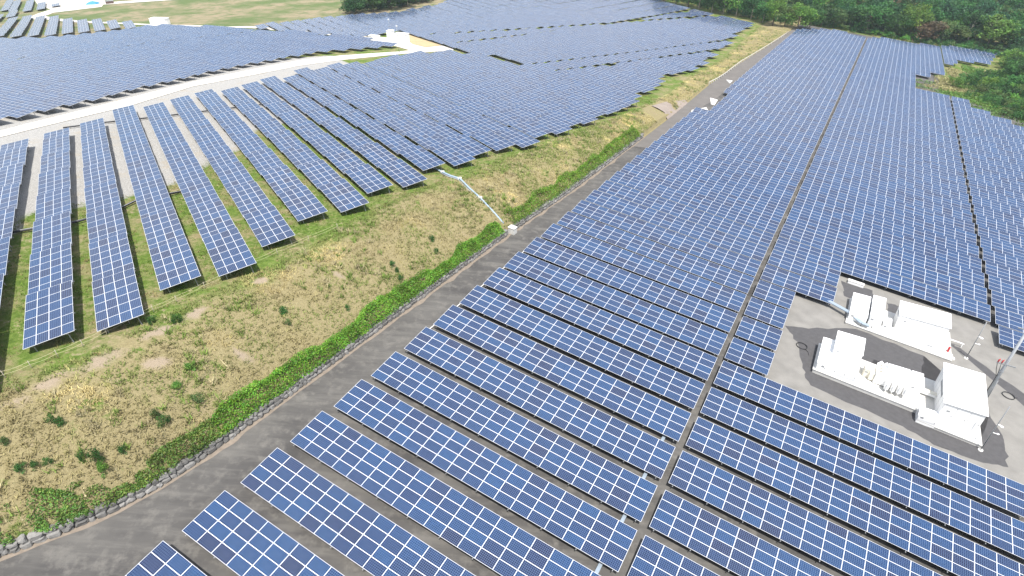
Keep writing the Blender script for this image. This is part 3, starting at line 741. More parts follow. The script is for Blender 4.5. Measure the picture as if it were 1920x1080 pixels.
for x, y, h, r, k, lab in ((186, 221, 6.5, 3.6, "dark", "lowest dark tree on the right hillside, at the right picture edge"), (193, 234, 7.5, 4.0, "mid", "mid green tree on the right hillside, second lowest"), (203, 246, 8.5, 4.6, "dark", "dark tree halfway up the right hillside"), (209, 258, 9.0, 4.8, "lime", "bright green tree in the upper middle of the right hillside"),
        (217, 266, 10, 5.0, "dark", "dark tree high on the right hillside beside the last panel row"), (222, 256, 10, 5.4, "mid", "mid green tree high on the right hillside at the picture edge"), (228, 274, 11, 5.6, "dark", "tallest dark tree on the right hillside below the spreading tree")):
    tree(x, y, h, r, k, lab, "trees on the right hillside")

# the wood behind reads as one mass
def forest():
    rng = np.random.default_rng(33); Ps, Sz, Tn = [], [], []; n = 0
    kinds = ["dark", "mid", "teal", "mid", "olive", "lime", "teal", "dark", "brown"]; wts = np.array([.2, .22, .22, .12, .08, .06, .06, .035, .005])
    spots = []
    for gx in np.arange(70, 560, 8.0):
        for gy in np.arange(285, 640, 8.5):
            x = gx + rng.uniform(-3, 3); y = gy + rng.uniform(-3, 3); u, v = uv_of(x, y)
            lim = 330 + 0.16 * (u - 20) + 10
            if u > 92: lim = min(lim, 322 - (u - 92) * 1.1)
            if v < max(lim, 215) or u < 0: continue
            spots.append((x, y))
    edge = []
    for gx in np.arange(120, 262, 2.6):
        for gy in np.arange(270, 345, 2.8):
            x = gx + rng.uniform(-1.5, 1.5); y = gy + rng.uniform(-1.5, 1.5); u, v = uv_of(x, y)
            lim = 323 + 0.16 * (u - 20) if u < 92 else 345 - (u - 92) * 2
            if u > 2 and lim < v < lim + 22: edge.append((x, y))
    for gx in np.arange(60, 135, 2.4):
        for gy in np.arange(285, 372, 2.6):
            x = gx + rng.uniform(-1.2, 1.2); y = gy + rng.uniform(-1.2, 1.2); u, v = uv_of(x, y)
            if -80 < u < 3 and 303 - .35 * u < v < 326 - .35 * u: edge.append((x, y))
    for gx in np.arange(40, 190, 7.5):
        for gy in np.arange(300, 470, 7.5):
            x = gx + rng.uniform(-3, 3); y = gy + rng.uniform(-3, 3); u, v = uv_of(x, y)
            if -95 < u < 0 and v > 318 - .35 * u: spots.append((x, y))
    for gx in np.arange(175, 330, 7.0):
        for gy in np.arange(150, 300, 7.0):
            x = gx + rng.uniform(-3, 3); y = gy + rng.uniform(-3, 3); u, v = uv_of(x, y)
            if u > 98 + 0.0 * v and v > 235 and v < 345: spots.append((x, y))
    for x, y in spots:
        d = math.hypot(x, y); m, nl = (30, 26) if d < 480 else (22, 18)
        px, py, dd = project((x, y, float(H(x, y, False)) + 8))
        if px < -150 or px > 2080 or py < -160: continue
        P, cid, c = crown_points(rng, m, nl); k = rng.choice(len(kinds), p=wts); h = rng.uniform(9, 15); r = rng.uniform(4.2, 6.8); ch = h * .42
        Tn.append(tinted(rng, kinds[k], cid, len(P)) * rng.uniform(.72, .98)); Sz.append(rng.uniform(.05, .10, len(P)) * r * 1.15)
        Ps.append(P * np.array([r, r, ch]) + np.array([x, y, float(H(x, y, False)) + h - ch])); n += 1
    for x, y in edge:
        P, cid, c = crown_points(rng, 9, 22); k = rng.choice(["dark", "mid", "olive", "lime"], p=[.4, .35, .15, .1]); h = rng.uniform(1.8, 4.5); r = rng.uniform(1.6, 2.6)
        Tn.append(tinted(rng, k, cid, len(P))); Sz.append(rng.uniform(.07, .14, len(P)) * r); Ps.append(P * np.array([r, r, h * .55]) + np.array([x, y, float(H(x, y, False)) + h * .4]))
    P = np.concatenate(Ps); me = leaf_mesh("forest", P, np.concatenate(Sz), np.concatenate(Tn), .5, .65, rng=rng)
    o = link("forest", me); tag(o, "dense green mixed forest covering the far hillside", "forest", kind="stuff")
    print("forest trees", n, "leaves", len(P))
forest()
def thicket():
    rng = np.random.default_rng(71); Ps, Sz, Tn = [], [], []
    for i in range(150):
        t = rng.uniform(0, 1); x = -82 + 38 * t + rng.uniform(-3, 3); y = 317 + 37 * t + rng.uniform(-2, 12); h = rng.uniform(2.5, 7.5); r = rng.uniform(1.8, 3.2)
        P, cid, c = crown_points(rng, 12, 24); k = rng.choice(["dark", "mid", "teal", "brown"], p=[.45, .3, .2, .05])
        Tn.append(tinted(rng, k, cid, len(P)) * .8); Sz.append(rng.uniform(.06, .12, len(P)) * r); Ps.append(P * np.array([r, r, h * .5]) + np.array([x, y, float(H(x, y, False)) + h * .5]))
    me = leaf_mesh("thicket", np.concatenate(Ps), np.concatenate(Sz), np.concatenate(Tn), .5, .65, rng=rng)
    tag(link("thicket", me), "dark dense thicket between the small far trees", "thicket", kind="stuff")
thicket()

def bush_mesh(kind, seed, nclump=16, nleaf=60):
    rng = np.random.default_rng(seed); P, cid, c = crown_points(rng, nclump, nleaf, .8, .5); P[:, 2] += .55
    return leaf_mesh("foliage", P, rng.uniform(.05, .11, len(P)), tinted(rng, kind, cid, len(P)), .4, .55, rng=rng)
BUSH = {k: [bush_mesh(k, 60 + i) for i in range(2)] for k in ("mid", "lime", "olive", "dark", "brown")}
def bush(x, y, r, h, kind, label, group, name="bush", off=0.0):
    o = empty(name, (x, y, float(H(x, y)) + off), _tr.uniform(0, 6.28)); tag(o, label, name, group)
    f = link("foliage", BUSH[kind][_tr.randrange(2)], o); f.scale = (r, r, h)
    return o
BU = [(157.4, 214.9, 3, 2.6, "lime"), (165.8, 220.9, 3.4, 3, "mid"), (162.4, 208.1, 3, 2.4, "olive"), (170.5, 215.8, 3.2, 3, "lime"), (168.6, 203.9, 3.2, 2.6, "dark"), (175.7, 211.7, 3.6, 3.6, "mid"),
      (159.2, 194.7, 2.6, 2.0, "mid"), (161.4, 190.2, 2.4, 1.8, "lime"), (171.5, 201.5, 3, 2.8, "olive"), (184.3, 224.9, 4.6, 5, "mid"), (187, 215, 4.4, 4.6, "lime"), (179, 205, 3.6, 3.4, "mid"), (175, 222, 3.0, 2.6, "mid"), (200, 226, 5, 5, "dark"), (206, 238, 5, 6, "mid"), (194, 214, 4.4, 4.4, "olive"), (212, 246, 5.5, 6, "dark")]
BW = {"mid": "mid green", "lime": "bright green", "olive": "olive green", "dark": "dark green", "brown": "brownish"}
for i, (x, y, r, h, k) in enumerate(BU):
    near = sorted(BU, key=lambda q: (q[0] - x) ** 2 + (q[1] - y) ** 2)[1]
    size = "low" if h < 2.5 else "waist-to-head-high" if h < 3.2 else "tall" if h < 5.5 else "very tall"
    bush(x, y, r, h, k, "%s %s bush on the right hillside, %s counting back from the camera" % (size, BW[k], ordinal(1 + sorted(BU, key=lambda q: q[1]).index((x, y, r, h, k)))), "bushes on the right hillside", off=-.3)

# low growth covering the right hillside
def carpet(name, label, cat, pts, size, tint, up=1.2, aspect=.5, mat=None, kind="stuff", rng=RNG):
    me = leaf_mesh(name, pts, size, tint, up, aspect, mat, rng); o = link(name, me); tag(o, label, cat, kind=kind); return o
def hillside():
    rng = np.random.default_rng(8); n = 60000
    u = rng.uniform(50, 112, n); v = rng.uniform(196, 318, n)
    X = GP[0] + u * Rr[0] + v * Rc[0]; Y = GP[1] + u * Rr[1] + v * Rc[1]
    k = v / PITCH + 4
    ok = np.ones(n, bool)
    ok &= ~((u < 61.6) & (v < (44.4 - 4) * PITCH + 1)); ok &= ~((u < 67) & (v < (43.6 + .8 - 4) * PITCH)); ok &= ~((u < 72) & (v < (41.6 + .8 - 4) * PITCH)); ok &= ~((u < 77.8) & (v < (40.7 + .8 - 4) * PITCH)); ok &= v > (37.6 - 4) * PITCH
    ok &= ~((u > 50) & (v > (48.2 - 4) * PITCH) & (u < 57)); ok &= ~((v > (55.0 - 4) * PITCH) & (u < 68)); ok &= ~((v > (58.0 - 4) * PITCH) & (u < 84)); ok &= ~((v > (63.5 - 4) * PITCH) & (u < 90))
    ok &= ~((v > (51.0 - 4) * PITCH) & (u < 62))
    X, Y, u, v = X[ok], Y[ok], u[ok], v[ok]; n = len(X)
    g = noise2(X, Y, 5, 4); straw = (noise2(X, Y, 7, 8) + .25 * (u < 66) > .78)
    Z = H(X, Y, False) + rng.uniform(0, .9, n) * (0.25 + g * 1.3)
    t = np.where(straw[:, None], np.array([.30, .27, .13]), np.array([.115, .210, .042])) * (rng.uniform(.6, 1.35, n) * (.7 + .6 * g))[:, None]
    Ps, Ts, Ss = [np.stack([X, Y, Z], -1)], [t], [rng.uniform(.18, .42, n)]
    for i in range(900):
        u_ = rng.uniform(62, 128); v_ = rng.uniform(190, 306); k_ = v_ / PITCH + 4
        if u_ < 70 and (k_ < 45.5 or k_ > 47 or u_ < 66): continue
        if u_ < 75 and k_ < 43.5 or u_ < 81 and k_ < 42.4 or k_ < 41.4 or (k_ > 51 and u_ < 66) or (k_ > 53.5 and u_ < 72) or (k_ > 55.5 and u_ < 88) or (k_ > 60 and u_ < 94): continue
        x_ = GP[0] + u_ * Rr[0] + v_ * Rc[0]; y_ = GP[1] + u_ * Rr[1] + v_ * Rc[1]
        f_ = min(1.0, (u_ - 60) / 32 + .25); r_ = rng.uniform(1.2, 2.4) * (.6 + .7 * f_); h_ = rng.uniform(1.4, 3.6) * (.4 + 1.1 * f_)
        P, cid, c = crown_points(rng, 12, 22); kd = rng.choice(["dark", "mid", "olive", "lime"], p=[.32, .40, .13, .15])
        Ts.append(tinted(rng, kd, cid, len(P))); Ss.append(rng.uniform(.06, .12, len(P)) * r_); Ps.append(P * np.array([r_, r_, h_ * .55]) + np.array([x_, y_, float(H(x_, y_, False)) + h_ * .42]))
    carpet("undergrowth", "dense green shrubs and undergrowth covering the right hillside", "undergrowth", np.concatenate(Ps), np.concatenate(Ss), np.concatenate(Ts), .8, .6, rng=rng)
hillside()

# grass of the bank and of the upper field
def blades(n, X, Y, Z, hgt, wid, tint, rng, per=5):
    n = len(X); a = rng.uniform(0, 6.283, (n, per)); lean = rng.uniform(.3, 1.3, (n, per)); hh = hgt[:, None] * rng.uniform(.6, 1.2, (n, per)); ww = wid[:, None] * rng.uniform(.7, 1.3, (n, per))
    bx = X[:, None] + rng.normal(0, .10, (n, per)); by = Y[:, None] + rng.normal(0, .10, (n, per)); bz = np.repeat(Z[:, None], per, 1) - .03
    dx, dy = np.cos(a), np.sin(a)
    tip = np.stack([bx + dx * lean * hh, by + dy * lean * hh, bz + hh], -1)
    l = np.stack([bx - dy * ww, by + dx * ww, bz], -1); r = np.stack([bx + dy * ww, by - dx * ww, bz], -1)
    V = np.stack([l, r, tip], 2).reshape(-1, 3)
    tt = np.repeat(tint[:, None, :], per, 1) * rng.uniform(.8, 1.2, (n, per, 1)); tt = np.repeat(tt.reshape(-1, 3), 3, 0)
    return V, np.concatenate([tt, np.ones((len(tt), 1))], 1)
def grass_stuff(name, label, cat, X, Y, hgt, wid, tint, rng, per=5):
    Z = H(X, Y); V, tc = blades(len(X), X, Y, Z, hgt, wid, tint, rng, per)
    me = mesh_np(name, V, np.arange(len(V)), 3, [M_DRY], attr={"tint": tc}); o = link(name, me); tag(o, label, cat, kind="stuff"); return o
def bank_grass():
    rng = np.random.default_rng(12)
    n = 30000; v = rng.uniform(-34, 128, n); ac = np.minimum(np.interp(v, _cv, CA), -2.0)
    n2 = 9000; v2 = rng.uniform(122, 292, n2); v = np.concatenate([v, v2]); n = len(v)
    ac = np.minimum(np.interp(v, _cv, CA), -2.0); t = rng.uniform(0, 1.06, n)
    a = -.75 + (ac + .75) * t; u = a + Uw(v)
    X = GP[0] + u * Rr[0] + v * Rc[0]; Y = GP[1] + u * Rr[1] + v * Rc[1]
    keep = ~((v > 110) & (v < 126) & (a > -9))
    X, Y, t, v = X[keep], Y[keep], t[keep], v[keep]; n = len(X)
    g1 = noise2(X, Y, 3.2, 21); g2 = noise2(X, Y, 8, 22); bare = noise2(X, Y, 2.6, 23)
    keep = (bare < .93) & (bareness(X, Y) < rng.uniform(.2, .6, n)); X, Y, t, g1, g2 = X[keep], Y[keep], t[keep], g1[keep], g2[keep]; n = len(X)
    green = np.clip((g1 * .55 + g2 * .45 - .46) * 5 + (t < .12) * .8 + np.clip((t - .72) * 3, 0, .9), 0, 1) * rng.uniform(.5, 1, n)
    straw = np.array([.335, .300, .148])[None] * (1 + .38 * sstep((np.hypot(X + 20, Y - 40) - 30) / 60))[:, None] * (0.72 + .62 * noise2(X, Y, 1.6, 25))[:, None] * (1 + .25 * (noise2(X, Y, 5, 26) - .5))[:, None]
    pale = (noise2(X, Y, 4.5, 27) > .68)[:, None]; straw = np.where(pale, straw * np.array([1.45, 1.40, 1.35]), straw)
    tint = straw * (1 - green[:, None]) + np.array([.160, .235, .055])[None] * green[:, None] * rng.uniform(.75, 1.25, n)[:, None]
    nt_ = 1500; pick = rng.integers(0, n, nt_); tall = noise2(X[pick], Y[pick], 4.0, 51) > .45; pick = pick[tall]
    X = np.concatenate([X, np.repeat(X[pick], 4) + rng.normal(0, .16, 4 * len(pick))]); Y = np.concatenate([Y, np.repeat(Y[pick], 4) + rng.normal(0, .16, 4 * len(pick))])
    tc_ = np.where((rng.uniform(size=len(pick)) < .45)[:, None], np.array([.40, .36, .21]), np.array([.17, .26, .06])) * rng.uniform(.75, 1.25, (len(pick), 1))
    tint = np.concatenate([tint, np.repeat(tc_, 4, 0)]); n_old = n; n = len(X)
    grass_stuff("dry_grass", "dry straw-coloured grass with green tufts covering the bank", "grass", X, Y, np.where(np.arange(n) < n_old, rng.uniform(.11, .30, n) * (.7 + .7 * noise2(X, Y, 2.0, 41)), rng.uniform(.3, .65, n)), rng.uniform(.03, .06, n), tint, rng, 6)
bank_grass()
def plateau_grass():
    rng = np.random.default_rng(14); n = 46000
    E_ = rng.uniform(-32, 118, n); lo = np.interp(E_, Z1N[:, 0], Z1N[:, 1]) - 8; gl = np.interp(E_, GRAVEL[:, 0], GRAVEL[:, 1])
    G_ = lo + rng.uniform(0, 1, n) ** 1.5 * 46
    X = eu[0] * E_ + gu[0] * G_; Y = eu[1] * E_ + gu[1] * G_
    u, v = uv_of(X, Y); a = u - Uw(v); ac = np.minimum(np.interp(v, _cv, CA), -2.0)
    m = noise2(X, Y, 3.5, 31) * .6 + noise2(X, Y, 1.4, 32) * .4
    ok = (a < ac + .6) & (G_ < gl + 2) & (m > .40)
    X, Y, m = X[ok], Y[ok], m[ok]; n = len(X)
    gg = np.clip((m - .44) * 7, 0, 1)[:, None]
    tint = np.array([.26, .23, .10])[None] * (1 - gg) + np.array([.135, .225, .040])[None] * gg
    tint = tint * rng.uniform(.7, 1.3, n)[:, None]
    grass_stuff("green_grass", "short green grass growing under and between the panel sections", "grass", X, Y, rng.uniform(.10, .28, n), rng.uniform(.03, .055, n), tint, rng, 5)
plateau_grass()

# shrubs on the bank
SH = [(-33.1, 31.1, .55, 1.1, "mid"), (-32.5, 30.6, .5, .95, "lime"), (-36.9, 33.1, .4, .6, "mid"), (-36.3, 33.1, .4, .6, "mid"), (-34.0, 31.0, .4, .7, "mid"), (-35.8, 30.0, .35, .5, "mid"), (-36.4, 29.5, .35, .5, "mid"), (-31.8, 32.3, .35, .6, "mid"), (-29.9, 35.4, .55, .8, "mid"), (-30.6, 35.6, .45, .7, "olive"), (-29.8, 41.1, .6, .5, "lime"), (-24.3, 50.5, .55, .6, "mid"), (-15.0, 63.0, .45, .6, "mid"), (-13.8, 61.3, .45, .6, "mid"), (-10.9, 70.2, .5, .6, "mid"), (-10.2, 68.4, .4, .5, "mid"), (-14.4, 62.4, .35, .5, "mid"), (-18.7, 54.1, .35, .5, "mid"), (-32.5, 45.6, .5, .8, "mid"), (-34.5, 45.0, .5, .6, "mid"), (-38.7, 30.5, .4, .5, "olive"), (-37.1, 29.1, .5, .5, "mid"), (-28.5, 38.3, .6, .5, "olive"), (-23.6, 49.4, .45, .4, "olive"), (-30.1, 38.8, .55, .5, "lime"), (-18.5, 51, .4, .5, "mid")]
for x, y, r, h, k in SH:
    bush(x, y, r, h, k, "small %s shrub standing alone in the dry grass of the bank" % BW[k], "%s shrubs scattered on the dry bank" % BW[k], "shrub", -.05)

# ------------------------------------------------------------------ rubble wall, hedges
def wallpos(v, a):
    u = float(Uw(v)) + a; p = GP + u * Rr + v * Rc; return p
M_STONE = None
def stone_material():
    m, t, N, L, P = new_mat("rough_fieldstone")
    at = N.new("ShaderNodeAttribute"); at.attribute_name = "tint"
    n = noise(N, L, 5.0, 6, .7)
    c = mixc(N, L, ramp(N, L, n, .3, .7), (0.75, 0.74, 0.72), (1.15, 1.13, 1.1))
    mu = N.new("ShaderNodeMix"); mu.data_type = 'RGBA'; mu.blend_type = 'MULTIPLY'; mu.inputs[0].default_value = 1
    L.new(at.outputs["Color"], mu.inputs[6]); L.new(c, mu.inputs[7])
    L.new(mu.outputs[2], P.inputs["Base Color"]); P.inputs["Roughness"].default_value = .9
    return m
M_STONE = stone_material()
def stone_wall(v0, v1, label):
    rng = np.random.default_rng(int(abs(v0) * 10) + 3)
    bm = bmesh.new(); bmesh.ops.create_icosphere(bm, subdivisions=2, radius=1); base = np.array([q.co[:] for q in bm.verts]); bf = np.array([[q.index for q in f.verts] for f in bm.faces]); bm.free()
    base = np.sign(base) * np.abs(base) ** .62                              # squarish boulders
    cos, fs, tn = [], [], []; k = 0
    org = wallpos(v0, 0)
    for course, (z0, z1) in enumerate(((-.12, .42), (.34, .84))):
        v = v0 + course * .3
        while v < v1:
            l = rng.uniform(.42, .92); h = (z1 - z0) * rng.uniform(.85, 1.15)
            p = wallpos(v + l / 2, -.42 - .10 * course + rng.uniform(-.05, .05)); tdir = unit((wallpos(v + l / 2 + .5, 0) - wallpos(v + l / 2 - .5, 0))[None])[0]
            side = np.cross(tdir, [0, 0, 1.0]); side /= np.linalg.norm(side)
            q = base * (1 + rng.normal(0, .09, (len(base), 1))) + rng.normal(0, .035, base.shape)
            ang = rng.normal(0, .16); ca, sa = math.cos(ang), math.sin(ang)
            q = np.stack([q[:, 0] * ca - q[:, 2] * sa, q[:, 1], q[:, 0] * sa + q[:, 2] * ca], -1)
            W_ = q[:, :1] * tdir * (l * .54) + q[:, 1:2] * side * .36 + q[:, 2:3] * np.array([0, 0, 1.0]) * (h * .55)
            cos.append(W_ + p + np.array([0, 0, (z0 + z1) / 2 + rng.uniform(-.04, .06)]) - org); fs.append(bf + len(base) * k); k += 1
            g = rng.uniform(.11, .24); tn.append(np.repeat([[g, g * .985, g * .96, 1]], len(base), 0))
            v += l * .97
    me = mesh_np("stone_wall", np.concatenate(cos), np.concatenate(fs), 3, [M_STONE], attr={"tint": np.concatenate(tn)})
    o = link("stone_wall", me); o.location = org; tag(o, label, "stone wall", "stone walls along the asphalt lane"); return o
stone_wall(-30, 41.0, "low grey fieldstone wall along the lane, near part before the white drain box")
stone_wall(43.0, 98.5, "low grey fieldstone wall along the lane, far part beyond the white drain box")
def hedge(v0, v1, n, label, wmin=1.0, wmax=1.8, hmul=1.0, seed=1, name="hedge", cat="hedge", holes=0.0, tone=(.145, .300, .036)):
    rng = np.random.default_rng(seed); v = rng.uniform(v0, v1, n); wv = wmin + (wmax - wmin) * noise2(v, v * 0, 3.1, seed); hv = (1.0 + .9 * noise2(v, v * 0, 1.7, seed + 3)) * hmul
    ends = np.clip(np.minimum(v - v0, v1 - v) / 1.2, 0, 1) ** .5
    th = rng.uniform(0, math.pi, n); rr = rng.uniform(.45, 1, n) ** .5
    a = -.30 - wv / 2 + np.cos(th) * rr * wv / 2 * 1.15; z = np.sin(th) * rr * hv * ends
    lump = noise2(v, a, 1.1, seed + 9); kp = lump > .06; v, a, z, lump, rr = v[kp], a[kp], z[kp], lump[kp], rr[kp]; n = len(v); z = z * (.45 + 1.0 * lump)
    if holes:
        kp = noise2(v, a, 1.5, seed + 20) * .6 + noise2(v, a, .6, seed + 21) * .4 > holes
        v, a, z = v[kp], a[kp], z[kp]; n = len(v)
    u = Uw(v) + a; X = GP[0] + u * Rr[0] + v * Rc[0]; Y = GP[1] + u * Rr[1] + v * Rc[1]
    Z = np.where(a > -.78, zR(X, Y) + WALLH, H(X, Y, False)) + z + .02
    org = np.array([X.mean(), Y.mean(), Z.mean()])
    cl = noise2(X * 1.0, Y, .9, seed + 5); t = np.array(tone)[None] * (rng.uniform(.65, 1.3, n) * (.62 + .75 * cl))[:, None]; t[:, 0] *= rng.uniform(.7, 1.35, n)
    me = leaf_mesh("foliage", np.stack([X, Y, Z], -1) - org, rng.uniform(.06, .13, n), t, .7, .6, rng=rng)
    o = empty(name, tuple(org)); link("foliage", me, o); tag(o, label, cat, "hedges and creepers on the stone wall"); return o
hedge(-8.2, 40.6, 26000, "long bright green hedge on the wall, between the near lane bend and the drain box", seed=2)
hedge(43.4, 97.5, 19000, "bright green hedge on the wall beyond the white drain box", seed=4, wmin=1.4, wmax=2.3, hmul=1.1)
hedge(-19.0, -8.0, 5200, "patchy green creeper on the wall between the lane bend and the long hedge", seed=6, name="creeper", cat="creeper", wmin=.4, wmax=2.4, hmul=.5, holes=.42, tone=(.125, .215, .045))
hedge(-31.0, -18.8, 9000, "patchy green creeper on the curved wall at the bottom left corner", seed=8, name="creeper", cat="creeper", wmin=1.0, wmax=4.0, hmul=.45, holes=.38, tone=(.125, .215, .045))

# ------------------------------------------------------------------ substations
M_WHITE = simple("white_painted_steel", (0.86, 0.86, 0.85), 0.45, 0, 0.05, 2.5)
M_CREAM = simple("cream_painted_steel", (0.68, 0.65, 0.56), 0.5)
M_GREY = simple("grey_fitting", (0.30, 0.31, 0.32), 0.5)
M_CONC = simple("pale_concrete", (0.56, 0.55, 0.52), 0.9, 0, 0.22, 1.5)
M_DARK = simple("black_rubber", (0.02, 0.02, 0.022), 0.6)
M_RED = simple("red_plastic", (0.45, 0.03, 0.04), 0.5)
M_BLUEGREY = simple("blue_grey_duct", (0.30, 0.36, 0.42), 0.45, 0.2)
RZ = math.atan2(Rr[1], Rr[0])
KX = Rr[2] / math.hypot(Rr[0], Rr[1]); KY = Rc[2] / math.hypot(Rc[0], Rc[1])
SHEAR = Matrix(((1, 0, 0, 0), (0, 1, 0, 0), (KX, KY, 1, 0), (0, 0, 0, 1)))
def eq(name, u, v, h, label, cat, group=None):
    o = empty(name, Gr(u, v, h), RZ); tag(o, label, cat, group); return o
def plinth(u0, v0, lx, ly, h, label):
    o = eq("concrete_plinth", u0, v0, 0, label, "concrete plinth")
    mb = MB(); mb.box(0, lx, 0, ly, -.3, h, .03, M=SHEAR); mb.build("slab", M_CONC, o)
    mb = MB(); mb.box(-.06, lx + .06, -.06, ly + .06, h - .10, h + .006, .02, M=SHEAR); mb.build("rim", M_CONC, o); return o
plinth(40.0, 36.8, 11.3, 5.9, .55, "long white concrete plinth under the nearer substation")
plinth(51.3, 35.3, 6.2, 8.9, .4, "white concrete plinth under the tall building of the nearer substation")
plinth(42.6, 50.6, 12.6, 7.0, .30, "white concrete plinth under the farther substation")
def cabinet(name, u, v, base, lx, ly, h, label, cat, doors=2, mat=None, roof=.10, side_vent=True, group=None):
    o = eq(name, u, v, base, label, cat, group); mat = mat or M_WHITE
    mb = MB(); mb.box(0, lx, 0, ly, -.5, h, .02); mb.build("body", mat, o)
    mb = MB(); mb.box(-roof, lx + roof, -roof, ly + roof, h, h + .09, .025)
    k = max(2, int(ly / 1.0))
    for i in range(k): mb.box(-roof + .02, lx + roof - .02, ly * (i + .5) / k - .02, ly * (i + .5) / k + .02, h + .088, h + .115)
    mb.build("roof", mat, o)
    for i in range(doors):
        w = lx / doors; d = MB(); d.box(i * w + .05, (i + 1) * w - .05, -.035, -.002, .12, h - .15, .01); dd = d.build("door", mat, o)
        d = MB(); d.box((i + 1) * w - .20, (i + 1) * w - .15, -.075, -.036, h * .45, h * .45 + .16, .008); d.build("handle", M_GREY, dd)
    d = MB()
    for i in range(1, max(2, int(ly / 1.1))): d.box(-.006, .004, ly * i / max(2, int(ly / 1.1)) - .012, ly * i / max(2, int(ly / 1.1)) + .012, .05, h - .05); d.box(lx - .004, lx + .006, ly * i / max(2, int(ly / 1.1)) - .012, ly * i / max(2, int(ly / 1.1)) + .012, .05, h - .05)
    d.build("seam", M_GREY, o)
    d = MB(); d.box(lx * .12, lx * .12 + .32, -.045, -.036, h * .62, h * .62 + .22, .004); d.build("name_plate", M_GREY, o)
    if side_vent:
        d = MB()
        for i in range(6): d.box(-.03, -.002, ly * .3, ly * .7, h * .62 + i * .07, h * .62 + i * .07 + .035)
        d.build("vent", M_GREY, o)
    return o
cabinet("low_cabinet", 40.2, 36.95, .55, 4.3, 5.4, .95, "low white cabinet at the left end of the nearer substation", "cabinet", 4, roof=.04)
cabinet("tall_cabinet", 41.5, 39.4, 1.5, 3.0, 3.6, 1.35, "tall white box rising from the low cabinet of the nearer substation", "cabinet", 2, roof=.06)
cabinet("control_box", 45.25, 39.2, .55, .9, 1.3, 1.1, "small cream control box left of the ribbed transformer", "control box", 1, M_CREAM, .04)
def transformer(u, v, base, label):
    o = eq("transformer", u, v, base, label, "transformer")
    mb = MB(); mb.box(0, 3.6, .9, 3.2, 0, 1.45, .05); mb.box(.1, 3.5, 1.0, 3.1, 1.45, 1.55, .03); mb.build("tank", M_WHITE, o)
    for i in range(4):
        x = 1.15 + i * .62; mb = MB(); mb.box(x, x + .44, -.15, .88, .15, 1.42, .16); mb.build("radiator", M_WHITE, o)
    for i in range(6):
        x = .25 + i * .55; mb = MB(); mb.box(x, x + .4, 3.22, 3.85, .15, 1.4, .14); mb.build("radiator", M_WHITE, o)
    for i in range(3):
        b = MB(); b.tube([(.45, 1.3 + i * .6, 1.5), (.45, 1.3 + i * .6, 1.95)], .09, 10)
        for z in (1.6, 1.7, 1.8): b.tube([(.45, 1.3 + i * .6, z), (.45, 1.3 + i * .6, z + .04)], .16, 10)
        b.build("bushing", M_CREAM, o)
    b = MB(); b.tube([(1.0, 2.6, 1.85), (3.2, 2.6, 1.85)], .26, 14); b.box(1.4, 1.5, 2.5, 2.7, 1.54, 1.7); b.box(2.7, 2.8, 2.5, 2.7, 1.54, 1.7); b.build("conservator", M_WHITE, o)
    b = MB(); b.box(-.55, -.02, 1.1, 2.4, .1, 1.1, .03); b.build("terminal_box", M_CREAM, o)
    return o
transformer(46.4, 37.7, .55, "white transformer with thick ribbed radiators on the nearer substation")
cabinet("switch_box", 50.15, 39.6, .55, 1.2, 2.6, 1.2, "white box between the ribbed transformer and the tall building", "switch box", 1, roof=.03)
o = eq("cable_duct", 51.5, 40.2, .7, "white cable duct joining the switch box to the tall building", "cable duct")
mb = MB(); mb.box(0, 1.9, 0, .55, 0, .4, .03, M=SHEAR); mb.build("channel", M_WHITE, o); mb = MB(); mb.box(-.02, 1.92, -.04, .59, .4, .45, .01, M=SHEAR); mb.build("cover", M_CREAM, o)
cabinet("equipment_building", 53.05, 36.4, .3, 3.75, 7.2, 2.9, "tall white flat-roofed equipment building beside the utility pole", "building", 3, roof=.16)
cabinet("meter_cabinet", 51.2, 35.25, .4, 1.8, 1.6, .6, "low white cabinet with a small grey plate in front of the tall building", "cabinet", 1, roof=.03)
cabinet("low_cabinet", 42.7, 51.6, .3, 2.2, 5.6, .9, "low white cabinet at the left end of the farther substation", "cabinet", 2, roof=.03)
cabinet("tall_cabinet", 45.1, 51.6, .3, 1.5, 5.2, 1.75, "narrow tall white cabinet of the farther substation", "cabinet", 1, roof=.04)
cabinet("control_box", 46.85, 51.6, .3, .9, 1.5, 1.2, "small white control box with louvre on the farther substation", "control box", 1, roof=.03)
o = eq("cooling_unit", 47.0, 53.6, .3, "grey cooling unit left of the long white building", "cooling unit")
mb = MB(); mb.box(0, .9, 0, .6, 0, .9, .03); mb.build("case", M_GREY, o); mb = MB(); mb.tube([(.45, -.03, .45), (.45, 0, .45)], .3, 18); mb.build("fan", M_DARK, o)
cabinet("equipment_building", 48.4, 53.3, .3, 5.7, 3.4, 2.4, "long white flat-roofed building of the farther substation", "building", 4, roof=.14)
o = eq("white_bench", 49.0, 51.2, .3, "long white covered trough in front of the farther building", "trough")
mb = MB(); mb.box(-3.2, 5.4, 0, 1.5, -.05, .55, .04, M=SHEAR); mb.build("body", M_WHITE, o); mb = MB(); mb.box(3.2, 3.9, -.02, .3, .556, .60, .01, M=SHEAR); mb.build("hatch", M_GREY, o)
o = eq("concrete_step", 53.3, 51.0, 0, "white concrete step at the right end of the farther substation", "step")
mb = MB(); mb.box(0, 2.1, 0, 1.0, -.2, .45, .03, M=SHEAR); mb.build("block", M_CONC, o); mb = MB(); mb.box(1.7, 2.4, .2, .8, -.2, .22, .02, M=SHEAR); mb.build("foot_block", M_CONC, o)
o = eq("extinguisher_box", 54.75, 52.3, .55, "small red upright box at the right end of the farther substation", "extinguisher box")
